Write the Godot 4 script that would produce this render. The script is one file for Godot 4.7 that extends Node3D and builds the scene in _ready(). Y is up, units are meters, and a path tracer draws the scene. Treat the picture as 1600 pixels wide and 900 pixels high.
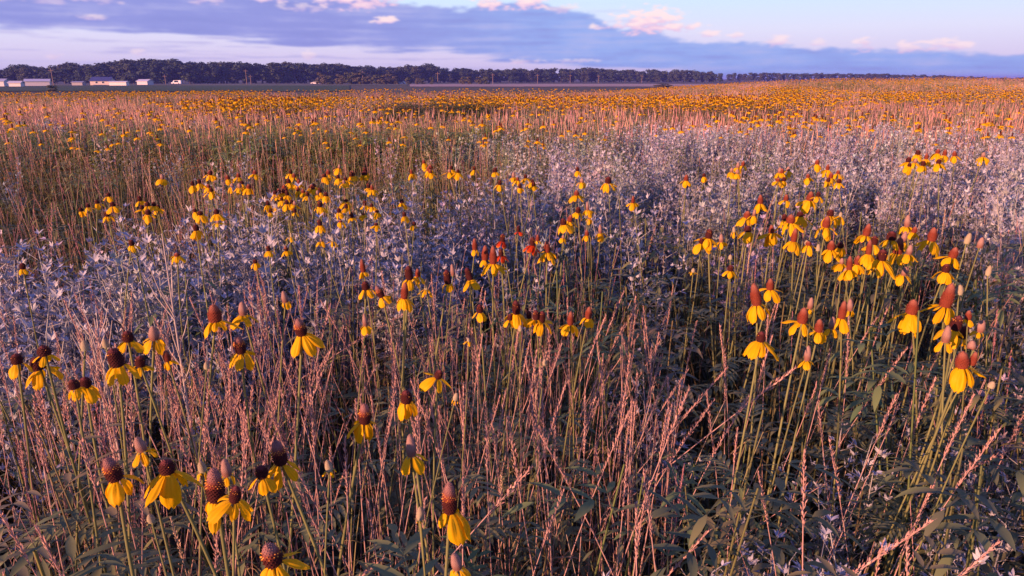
extends Node3D

# ---------------------------------------------------------------- constants
const EYE := 1.05
const F := 1086.0            # focal length in the photograph's pixels (1600 wide)
var pitch := atan((450.0 - 123.0) / F)
var rng := RandomNumberGenerator.new()
var taken := {}
var M := {}
var patch := FastNoiseLite.new()
var fine := FastNoiseLite.new()

# ---------------------------------------------------------------- mesh builder
class MB:
	var v := PackedVector3Array()
	var n := PackedVector3Array()
	var c := PackedColorArray()
	var i := PackedInt32Array()
	func vert(p: Vector3, nn: Vector3, col: Color) -> int:
		v.append(p); n.append(nn); c.append(col)
		return v.size() - 1
	func tri(a: int, b: int, d: int) -> void:
		i.append(a); i.append(b); i.append(d)
	func quad(a: int, b: int, d: int, e: int) -> void:
		tri(a, b, d); tri(a, d, e)
	func face(p: Array, col: Color) -> void:
		var nn: Vector3 = (p[2] - p[0]).cross(p[1] - p[0]).normalized()
		var s := v.size()
		for q in p: vert(q, nn, col)
		for k in range(1, p.size() - 1): tri(s, s + k, s + k + 1)
	func box(a: Vector3, b: Vector3, col: Color) -> void:
		var p := []
		for k in 8: p.append(Vector3(b.x if k & 1 else a.x, b.y if k & 2 else a.y, b.z if k & 4 else a.z))
		for q in [[0, 2, 3, 1], [5, 7, 6, 4], [4, 6, 2, 0], [1, 3, 7, 5], [2, 6, 7, 3], [4, 0, 1, 5]]:
			face([p[q[0]], p[q[1]], p[q[2]], p[q[3]]], col)
	func tube(pts: PackedVector3Array, rad: PackedFloat32Array, sides: int, c0: Color, c1: Color, cap := false) -> void:
		var start := v.size()
		var m := pts.size()
		for k in m:
			var t: Vector3 = (pts[mini(k + 1, m - 1)] - pts[maxi(k - 1, 0)]).normalized()
			var u := t.cross(Vector3(0.31, 0.2, 0.93)).normalized()
			var w := t.cross(u)
			var col := c0.lerp(c1, float(k) / (m - 1))
			for s in sides:
				var a := TAU * s / sides
				var d := u * cos(a) + w * sin(a)
				vert(pts[k] + d * rad[k], d, col)
		for k in m - 1:
			for s in sides:
				var a := start + k * sides + s
				var b := start + k * sides + (s + 1) % sides
				quad(a, b, b + sides, a + sides)
		if cap:
			var e := vert(pts[m - 1], (pts[m - 1] - pts[m - 2]).normalized(), c1)
			for s in sides: tri(start + (m - 1) * sides + s, start + (m - 1) * sides + (s + 1) % sides, e)
	# a leaf or a blade: a strip of segs sections that droops and is folded along its midrib
	func leaf(base: Vector3, dir: Vector3, up: Vector3, length: float, width: float, droop: float, segs: int, fold: float, c0: Color, c1: Color, profile := 0) -> void:
		var p := base
		var d := dir.normalized()
		var side := d.cross(up).normalized()
		var last := -1
		var st := length / segs
		for k in segs + 1:
			var t := float(k) / segs
			var w := 0.0
			if profile == 0: w = sin(PI * pow(t, 0.8)) * width * 0.5 + width * 0.04 * (1.0 - t)
			else: w = (1.0 - pow(t, 2.2)) * width * 0.5
			var nn := side.cross(d).normalized()
			if nn.y < 0: nn = -nn
			var col := c0.lerp(c1, t)
			var a := vert(p - side * w + nn * fold * w, (nn + side * fold).normalized(), col)
			vert(p, nn, col)
			vert(p + side * w + nn * fold * w, (nn - side * fold).normalized(), col)
			if last >= 0:
				quad(last, last + 1, a + 1, a)
				quad(last + 1, last + 2, a + 2, a + 1)
			last = a
			p += d * st
			d = (d + Vector3(0, -droop / segs, 0)).normalized()
			side = (side - d * side.dot(d)).normalized()
	func append(o: MB, t: Transform3D) -> void:
		var s := v.size()
		for k in o.v.size():
			v.append(t * o.v[k]); n.append((t.basis * o.n[k]).normalized()); c.append(o.c[k])
		for k in o.i: i.append(k + s)
	func mesh(mat: Material) -> ArrayMesh:
		for k in range(0, i.size(), 3):        # front faces run clockwise, as the normals point
			var p := v[i[k]]
			if (v[i[k + 2]] - p).cross(v[i[k + 1]] - p).dot(n[i[k]] + n[i[k + 1]] + n[i[k + 2]]) < 0.0:
				var q := i[k + 1]
				i[k + 1] = i[k + 2]; i[k + 2] = q
		var a := []
		a.resize(Mesh.ARRAY_MAX)
		a[Mesh.ARRAY_VERTEX] = v; a[Mesh.ARRAY_NORMAL] = n; a[Mesh.ARRAY_COLOR] = c; a[Mesh.ARRAY_INDEX] = i
		var m := ArrayMesh.new()
		m.add_surface_from_arrays(Mesh.PRIMITIVE_TRIANGLES, a)
		m.surface_set_material(0, mat)
		return m

# ---------------------------------------------------------------- helpers
func rr(a: float, b: float) -> float: return rng.randf_range(a, b)

func numbered(called: String) -> String:
	var k: int = taken.get(called, 0)
	taken[called] = k + 1
	return called if k == 0 else "%s_%03d" % [called, k]

func tag(o: Node, label: String, category: String, group := "", kind := "") -> void:
	if label: o.set_meta("label", label)
	if category: o.set_meta("category", category)
	if group: o.set_meta("group", group)
	if kind: o.set_meta("kind", kind)

func thing(called: String, at: Vector3, label: String, category: String, group := "") -> Node3D:
	var o := Node3D.new()
	o.name = numbered(called)
	add_child(o)
	o.position = at
	tag(o, label, category, group)
	return o

func part(called: String, m: Mesh, parent: Node, t := Transform3D()) -> MeshInstance3D:
	var o := MeshInstance3D.new()
	o.name = called
	o.mesh = m
	o.transform = t
	parent.add_child(o, true)
	return o

func structure(called: String, m: Mesh) -> MeshInstance3D:
	var o := part(called, m, self)
	o.set_meta("kind", "structure")
	return o

func mat(called: String, rough := 0.85, back := Color(0, 0, 0), spec := 0.3) -> StandardMaterial3D:
	var m := StandardMaterial3D.new()
	m.resource_name = called
	m.vertex_color_use_as_albedo = true
	m.roughness = rough
	m.metallic_specular = spec
	m.cull_mode = BaseMaterial3D.CULL_DISABLED
	if back != Color(0, 0, 0):
		m.backlight_enabled = true
		m.backlight = back.linear_to_srgb()
	M[called] = m
	return m

func sstep(a: float, b: float, x: float) -> float:
	var t := clampf((x - a) / (b - a), 0, 1)
	return t * t * (3 - 2 * t)

# height of the land: level meadow, falling away to a plain ahead and to the left, a low rise to the right
func land(x: float, z: float) -> float:
	var d := sqrt(x * x + z * z)
	if d < 8: return 0.0
	var a := x / maxf(-z, 0.35 * absf(x) + 0.01)
	var fall := -1.75 * sstep(18, 80, d)
	var rise := 0.42 * sstep(10, 60, d) - 2.17 * sstep(75, 150, d)
	var e := lerpf(fall, rise, sstep(-0.1, 0.5, a)) if z < 0 else fall * 0.3
	return e + patch.get_noise_2d(x * 0.6, z * 0.6) * 0.12 * sstep(8, 25, d) * (1.0 - sstep(90, 160, d))

# direction through a point of the 1600 x 900 photograph, used to survey where a plant stands in the meadow
func ray(px: float, py: float) -> Vector3:
	var d := Vector3((px - 800) / F, (450 - py) / F, -1)
	return (Basis(Vector3.RIGHT, -pitch) * d).normalized()

func survey(px: float, py: float, height: float) -> Vector3:
	var r := ray(px, py)
	return Vector3(0, EYE, 0) + r * ((height - EYE) / r.y)

# place on flat ground at a distance ahead, under a column of the photograph
func far_at(px: float, dist: float) -> Vector3:
	var x := (px - 800) * cos(pitch) / F * dist
	return Vector3(x, land(x, -dist), -dist)

# ---------------------------------------------------------------- sky
func table(t: Array, x: float) -> float:
	if x <= t[0][0]: return t[0][1]
	for k in range(1, t.size()):
		if x <= t[k][0]:
			return lerpf(t[k - 1][1], t[k][1], (x - t[k - 1][0]) / (t[k][0] - t[k - 1][0]))
	return t[-1][1]

func srgb(r: float, g: float, b: float) -> Color: return Color(r / 255.0, g / 255.0, b / 255.0)

func make_sky() -> Texture2D:
	var W := 2048
	var H := 2048
	var im := Image.create(W, H, false, Image.FORMAT_RGB8)
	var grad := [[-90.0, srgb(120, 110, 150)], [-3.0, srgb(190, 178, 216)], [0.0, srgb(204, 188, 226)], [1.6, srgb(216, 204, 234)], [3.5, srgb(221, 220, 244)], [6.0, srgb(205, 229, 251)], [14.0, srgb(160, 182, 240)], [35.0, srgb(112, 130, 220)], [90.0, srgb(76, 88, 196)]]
	var base := func(el: float) -> Color:
		for k in range(1, grad.size()):
			if el <= grad[k][0]:
				return grad[k - 1][1].lerp(grad[k][1], (el - grad[k - 1][0]) / (grad[k][0] - grad[k - 1][0]))
		return grad[-1][1]
	for y in H:
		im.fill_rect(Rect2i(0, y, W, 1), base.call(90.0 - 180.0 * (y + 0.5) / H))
	var nz := FastNoiseLite.new()
	nz.seed = 11; nz.noise_type = FastNoiseLite.TYPE_SIMPLEX_SMOOTH; nz.fractal_type = FastNoiseLite.FRACTAL_FBM; nz.fractal_octaves = 5; nz.frequency = 1.0
	var top := [[-45.0, 9.5], [-20.0, 8.5], [-14.0, 6.9], [-11.0, 5.9], [-8.5, 5.3], [-4.0, 5.25], [-1.0, 5.55], [2.5, 5.5], [4.5, 5.1], [6.5, 4.5], [8.2, 3.75], [10.5, 3.5], [13.0, 2.95], [19.4, 2.35], [28.0, 1.9], [35.0, 1.6], [45.0, 1.4]]
	var bot := [[-45.0, 2.7], [-36.0, 3.0], [-29.0, 2.95], [-25.0, 3.25], [-22.5, 3.05], [-20.0, 2.55], [-14.0, 2.2], [-5.0, 1.95], [0.0, 1.35], [5.0, 1.05], [11.0, 0.55], [16.0, -0.4], [45.0, -2.0]]
	# lit cumulus heads: azimuth, elevation, half width, half height, strength
	var heads := [[10.3, 4.3, 2.8, 0.85, 1.0], [7.6, 3.95, 1.6, 0.3, 0.8], [12.9, 3.75, 1.6, 0.34, 0.9], [14.8, 3.25, 0.8, 0.3, 0.8], [16.9, 3.1, 0.5, 0.3, 0.7], [19.8, 2.75, 0.8, 0.36, 0.7], [22.6, 2.5, 0.6, 0.3, 0.5], [25.6, 2.35, 0.9, 0.5, 0.8], [28.3, 2.2, 0.8, 0.4, 0.75], [30.6, 2.2, 1.5, 0.42, 0.75],
		[-12.5, 5.7, 3.0, 0.6, 1.0], [-9.9, 5.9, 1.8, 0.5, 1.0], [-1.6, 5.65, 1.4, 0.5, 1.0], [1.4, 5.7, 1.6, 0.55, 1.0], [3.8, 5.2, 1.5, 0.35, 0.6], [-9.6, 4.25, 1.1, 0.26, 0.95], [-22.3, 5.5, 1.3, 0.4, 0.6], [-18.0, 5.9, 2.0, 0.5, 0.85], [-15.6, 5.1, 2.2, 0.3, 0.5], [-33.0, 5.1, 3.0, 0.4, 0.45], [-29.0, 5.3, 1.6, 0.4, 0.5], [-29.5, 3.9, 1.2, 0.22, 0.6],
		[-15.5, 1.75, 0.5, 0.3, 0.5], [-27.0, 1.75, 0.45, 0.25, 0.5], [-32.0, 1.5, 0.5, 0.25, 0.4], [1.0, 1.35, 1.4, 0.16, 0.6], [5.0, 1.35, 2.2, 0.14, 0.5], [38.0, 2.0, 1.6, 0.4, 0.6], [42.0, 1.9, 1.3, 0.4, 0.6]]
	var violet := srgb(141, 146, 215)
	var blue := srgb(144, 169, 232)
	var pink := srgb(255, 226, 228)
	for y in range(int(H * (90.0 - 26.0) / 180.0), int(H * 92.0 / 180.0)):
		var el := 90.0 - 180.0 * (y + 0.5) / H
		for x in W:
			var azr := (float(x) + 0.5) / W * 360.0
			if azr > 180.0: azr -= 360.0
			var az := azr                                     # the same weather goes on all round: mirrored every 90 degrees
			if az > 135.0: az -= 180.0
			elif az < -135.0: az += 180.0
			if az > 45.0: az = 90.0 - az
			elif az < -45.0: az = -90.0 - az
			var cx := cos(deg_to_rad(azr)) * 57.3
			var cz := sin(deg_to_rad(azr)) * 57.3
			var big := nz.get_noise_3d(cx * 0.16, el * 0.55, cz * 0.16)
			var small := nz.get_noise_3d(cx * 0.75, el * 1.9, cz * 0.75 + 40.0)
			var streak := nz.get_noise_3d(cx * 0.10, el * 1.9 + 9.0, cz * 0.10)
			var col: Color = base.call(el)
			# thin high veil and streaks below the bank
			col = col.lerp(srgb(176, 170, 220), 0.55 * sstep(0.12, 0.5, streak) * sstep(0.2, 1.2, el) * (1.0 - sstep(3.0, 6.0, el)) * (1.0 - sstep(5.0, 15.0, az)))
			# the bank
			var tp := table(top, az) + big * 0.5 + small * 0.35
			var bt := table(bot, az) + streak * 0.5 + big * 0.35
			var soft := 0.22
			var al := sstep(bt - 0.12, bt + 0.3, el) * (1.0 - sstep(tp - soft, tp + soft, el))
			if al > 0.0:
				var body := violet.lerp(blue, sstep(-16.0, 8.0, az))
				var k := streak * 0.9 + big * 0.5 + small * 0.25
				body = body.lerp(srgb(186, 184, 228), clampf(k * 0.9, 0, 0.7)) if k > 0 else body.lerp(srgb(130, 136, 206), clampf(-k * 0.8, 0, 0.6))
				col = col.lerp(body, al * 0.93)
			for h in heads:
				var dx: float = (az - h[0]) / h[2]
				if absf(dx) > 1.5: continue
				var dy: float = (el - h[1]) / h[3]
				if absf(dy) > 1.9: continue
				var under := 1.0 if dy > 0.0 else 0.75
				var dens: float = 1.0 - dx * dx - dy * dy * under + small * 2.0 + big * 0.5 + absf(nz.get_noise_3d(cx * 1.6, el * 4.2, cz * 1.6 + 80.0)) * 1.7 - 0.35
				var aa: float = sstep(0.0, 0.75, dens) * h[4] * (1.0 - sstep(1.2, 1.9, absf(dy)))
				var shade := srgb(226, 190, 222).lerp(pink, sstep(-0.9, 0.5, dy + small * 1.6))
				col = col.lerp(shade, aa)
			# loose clouds above the bank
			if el > 6.5:
				var up := sstep(0.05, 0.42, big + small * 0.3) * sstep(6.5, 9.0, el) * (1.0 - sstep(18.0, 26.0, el))
				col = col.lerp(srgb(196, 194, 230), up * 0.6)
			im.set_pixel(x, y, col)
	return ImageTexture.create_from_image(im)

# ---------------------------------------------------------------- ground
func make_ground() -> void:
	var mb := MB.new()
	var radii := PackedFloat32Array([0.0])
	var r := 0.6
	while r < 4200.0:
		radii.append(r)
		r *= 1.075
	var sectors := 180
	for k in radii.size():
		for s in sectors:
			var a := TAU * s / sectors
			var x := sin(a) * radii[k]
			var z := -cos(a) * radii[k]
			var e := 0.01
			var n := Vector3(land(x - e, z) - land(x + e, z), 2 * e, land(x, z - e) - land(x, z + e)).normalized()
			var t := patch.get_noise_2d(x * 2.0, z * 2.0) * 0.5 + fine.get_noise_2d(x * 8.0, z * 8.0) * 0.5
			var col := Color(0.105, 0.075, 0.052).lerp(Color(0.075, 0.075, 0.04), clampf(0.5 + t, 0, 1))
			mb.vert(Vector3(x, land(x, z), z), n, col)
	for k in radii.size() - 1:
		for s in sectors:
			var a := k * sectors + s
			var b := k * sectors + (s + 1) % sectors
			mb.quad(a, b, b + sectors, a + sectors)
	structure("ground", mb.mesh(M.soil))

# a sheet that follows the land, between two distances and two bearings (photo columns), with ragged edges
func field(called: String, lift: float, d0: float, d1: float, p0: float, p1: float, ca: Color, cb: Color, nd := 14, np := 60, rough := 6.0) -> void:
	var mb := MB.new()
	for j in nd + 1:
		for k in np + 1:
			var px := lerpf(p0, p1, float(k) / np)
			var d := lerpf(d0, d1, float(j) / nd)
			if j == 0 or j == nd: d += patch.get_noise_2d(px * 0.6, d * 3.0) * rough
			var q := far_at(px, d)
			var t := clampf(0.5 + patch.get_noise_2d(q.x * 0.25, q.z * 1.4), 0, 1)
			mb.vert(q + Vector3(0, lift, 0), Vector3.UP, ca.lerp(cb, t))
	for j in nd:
		for k in np:
			var a := j * (np + 1) + k
			mb.quad(a, a + 1, a + np + 2, a + np + 1)
	structure(called, mb.mesh(M.soil))

# ---------------------------------------------------------------- coneflowers
const DARK := Color(0.050, 0.011, 0.010)
const RUST := Color(0.16, 0.032, 0.018)
const GREYPINK := Color(0.30, 0.18, 0.15)
const GREYGREEN := Color(0.33, 0.29, 0.18)
const STEM := Color(0.165, 0.17, 0.065)
var cones := {}
var petals := []
var leaves := []

# a cone of unit width standing on the origin, covered in florets; kind: 0 dark, 1 half open, 2 young grey, 3 rusty, 4 bud
func cone_mesh(kind: int, aspect: float) -> Array:
	var key := "%d_%d" % [kind, roundi(aspect * 3)]
	if cones.has(key): return cones[key]
	var asp := maxf(roundi(aspect * 3) / 3.0, 0.66)
	var mb := MB.new()
	var ring := MB.new()
	var shape := func(t: float) -> float:
		var top := sqrt(maxf(0.0, 1.0 - pow(maxf(0.0, (t - 0.62) / 0.38), 2.0)))
		return (0.40 + 0.08 * sin(PI * minf(t * 1.5, 1.0))) * top * (1.0 if t < 0.4 else 1.0 - 0.22 * (t - 0.4) * (1.0 if kind != 0 else 0.3))
	var tone := func(t: float) -> Color:
		match kind:
			0: return DARK.lerp(Color(0.12, 0.03, 0.035), sstep(0.7, 0.95, t))
			1: return DARK if t < 0.48 else RUST.lerp(Color(0.25, 0.125, 0.115), sstep(0.5, 0.85, t))
			2: return Color(0.20, 0.085, 0.06).lerp(GREYPINK, sstep(0.1, 0.6, t))
			3: return RUST.lerp(Color(0.27, 0.10, 0.07), sstep(0.5, 1.0, t))
			_: return GREYGREEN.lerp(GREYPINK, 0.35 * t)
	var pts := PackedVector3Array()
	var rad := PackedFloat32Array()
	for k in 11:
		var t := k / 10.0
		pts.append(Vector3(0, t * asp, 0)); rad.append(maxf(shape.call(t) * 0.93, 0.004))
	var s0 := mb.v.size()
	mb.tube(pts, rad, 12, Color.WHITE, Color.WHITE)
	for k in range(s0, mb.v.size()): mb.c[k] = tone.call(mb.v[k].y / asp)
	var N := int(150 * asp)
	for k in N:
		var t := (k + 0.5) / N
		t = 1.0 - pow(1.0 - t, 1.05)
		var a := k * 2.39996
		var r: float = shape.call(t)
		var r2: float = shape.call(minf(t + 0.03, 1.0))
		var o := Vector3(cos(a), 0, sin(a))
		var nn := (o + Vector3(0, (r - r2) / (0.03 * asp), 0)).normalized()
		var p := o * r * 0.95 + Vector3(0, t * asp, 0)
		var open := (kind == 0 and t < 0.86) or (kind == 1 and t < 0.58) or (kind == 3 and t < 0.6)
		var sz := 0.05 if open else 0.036
		var hh := rr(0.045, 0.085) if open else 0.022
		var col: Color = tone.call(t) * rr(0.7, 1.5)
		col.a = 1
		var target := mb
		if (kind == 1 and t > 0.44 and t < 0.64) or (kind == 0 and t > 0.6 and t < 0.82 and rng.randf() < 0.28):
			if rng.randf() < 0.62:
				target = ring; col = Color(0.80, 0.33, 0.05) * rr(0.6, 1.1); col.a = 1; sz = 0.034; hh = 0.10
		var u := nn.cross(Vector3.UP if absf(nn.y) < 0.95 else Vector3.RIGHT).normalized()
		var w := nn.cross(u)
		var b := [p + u * sz, p + w * sz, p - u * sz, p - w * sz]
		var tip := target.vert(p + nn * hh, nn, col)
		var q := []
		for m in 4: q.append(target.vert(b[m], (nn * 0.4 + (b[m] - p).normalized()).normalized(), col))
		for m in 4: target.tri(tip, q[m], q[(m + 1) % 4])
	if kind == 4 or kind == 2:
		for k in 6:
			var a := TAU * k / 6 + 0.3
			var o := Vector3(cos(a), 0.05, sin(a))
			mb.leaf(o * 0.2 + Vector3(0, 0.02, 0), o, Vector3.UP, 0.55, 0.16, 0.7, 3, 0.1, Color(0.26, 0.26, 0.07), Color(0.32, 0.28, 0.08))
	var out := [mb.mesh(M.cone), ring.mesh(M.cone) if ring.v.size() else null]
	cones[key] = out
	return out

# petals of unit length; local +z runs outward from the cone, y up
func make_petals() -> void:
	for k in 12:
		var mb := MB.new()
		var red := k >= 10
		var a0 := -0.35 - 0.1 * (k % 3)
		var a1: float = [-1.45, -1.3, -1.65, -1.1, -0.75, -1.5, -1.2, -0.95, -1.75, -1.4, -1.2, -0.9][k]
		var width: float = [0.62, 0.7, 0.56, 0.66, 0.5, 0.74, 0.6, 0.55, 0.64, 0.68, 0.7, 0.66][k]
		var p := Vector3.ZERO
		var nl := 9
		var nw := 9
		var twist := rr(-0.25, 0.25)
		for i in nl:
			var t := float(i) / (nl - 1)
			var ang := lerpf(a0, a1, pow(t, 0.75))
			var d := Vector3(0, sin(ang), cos(ang))
			var nn := Vector3(0, cos(ang), -sin(ang))
			if i > 0: p += d / (nl - 1)
			var w := width * 0.5 * (0.28 + 0.72 * sin(PI * 0.5 * minf(1.0, t / 0.55))) * (1.0 if t < 0.7 else sqrt(maxf(0.02, 1.0 - pow((t - 0.7) / 0.34, 2.0))))
			for j in nw:
				var s := 2.0 * j / (nw - 1) - 1.0
				var arch := -0.22 * s * s * w + 0.03 * cos(s * 8.0 + k) * sin(PI * t) + 0.05 * sin(t * 7.0 + k * 1.7) * s * t
				var side := Vector3(1, twist * t * 0.6, 0)
				var notch := (-0.05 * cos(s * 6.0) if i == nl - 1 else 0.0)
				var f := 0.94 + 0.09 * sin(s * 14.0 + k) + rr(-0.02, 0.02)
				var col := Color(0.90, 0.50, 0.004) * f if not red else Color(0.62, 0.055, 0.008).lerp(Color(0.8, 0.33, 0.01), sstep(0.8, 1.0, t)) * f
				col.a = 1
				mb.vert(p + side * s * w + nn * arch + d * notch, (nn + Vector3.RIGHT * s * 0.4).normalized(), col)
		for i in nl:                       # normals from the ribbed surface itself
			for j in nw:
				var du: Vector3 = mb.v[i * nw + mini(j + 1, nw - 1)] - mb.v[i * nw + maxi(j - 1, 0)]
				var dv: Vector3 = mb.v[mini(i + 1, nl - 1) * nw + j] - mb.v[maxi(i - 1, 0) * nw + j]
				var nn := dv.cross(du).normalized()
				mb.n[i * nw + j] = nn if nn.dot(mb.n[i * nw + j]) > 0 else -nn
		for i in nl - 1:
			for j in nw - 1:
				var a := i * nw + j
				mb.quad(a, a + 1, a + nw + 1, a + nw)
		petals.append(mb.mesh(M.petal))

# divided leaf of unit length along +z
func leaf_mb(n_lobe: int, seed_: int) -> MB:
	var mb := MB.new()
	var g := Color(0.12, 0.15, 0.075).lerp(Color(0.20, 0.20, 0.085), fmod(seed_ * 0.37, 1.0))
	var p := Vector3.ZERO
	var d := Vector3(0, 0.35, 1).normalized()
	for k in n_lobe:
		var t := float(k) / n_lobe
		var q := p + d / n_lobe
		mb.leaf(p, d, Vector3.UP, 1.15 / n_lobe, 0.03, 0.0, 1, 0.0, g, g, 1)
		if k > 0:
			for s in [-1, 1]:
				var L := 0.5 * (1.0 - 0.55 * absf(t - 0.5)) * rr(0.75, 1.15)
				mb.leaf(p, (Vector3(s * 0.75, rr(0.0, 0.3), 0.75)).normalized(), Vector3.UP, L, 0.085 * rr(0.8, 1.3), rr(0.3, 0.9), 4, 0.25, g, g)
		p = q
		d = (d + Vector3(0, -0.75 / n_lobe, 0)).normalized()
	mb.leaf(p, d, Vector3.UP, 0.42, 0.09, 0.5, 4, 0.25, g, g)
	for k in mb.c.size(): mb.c[k].a = 1
	return mb

func make_leaves() -> void:
	for k in 6:
		leaves.append(leaf_mb(4 + k % 3, k).mesh(M.leaf))

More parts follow.
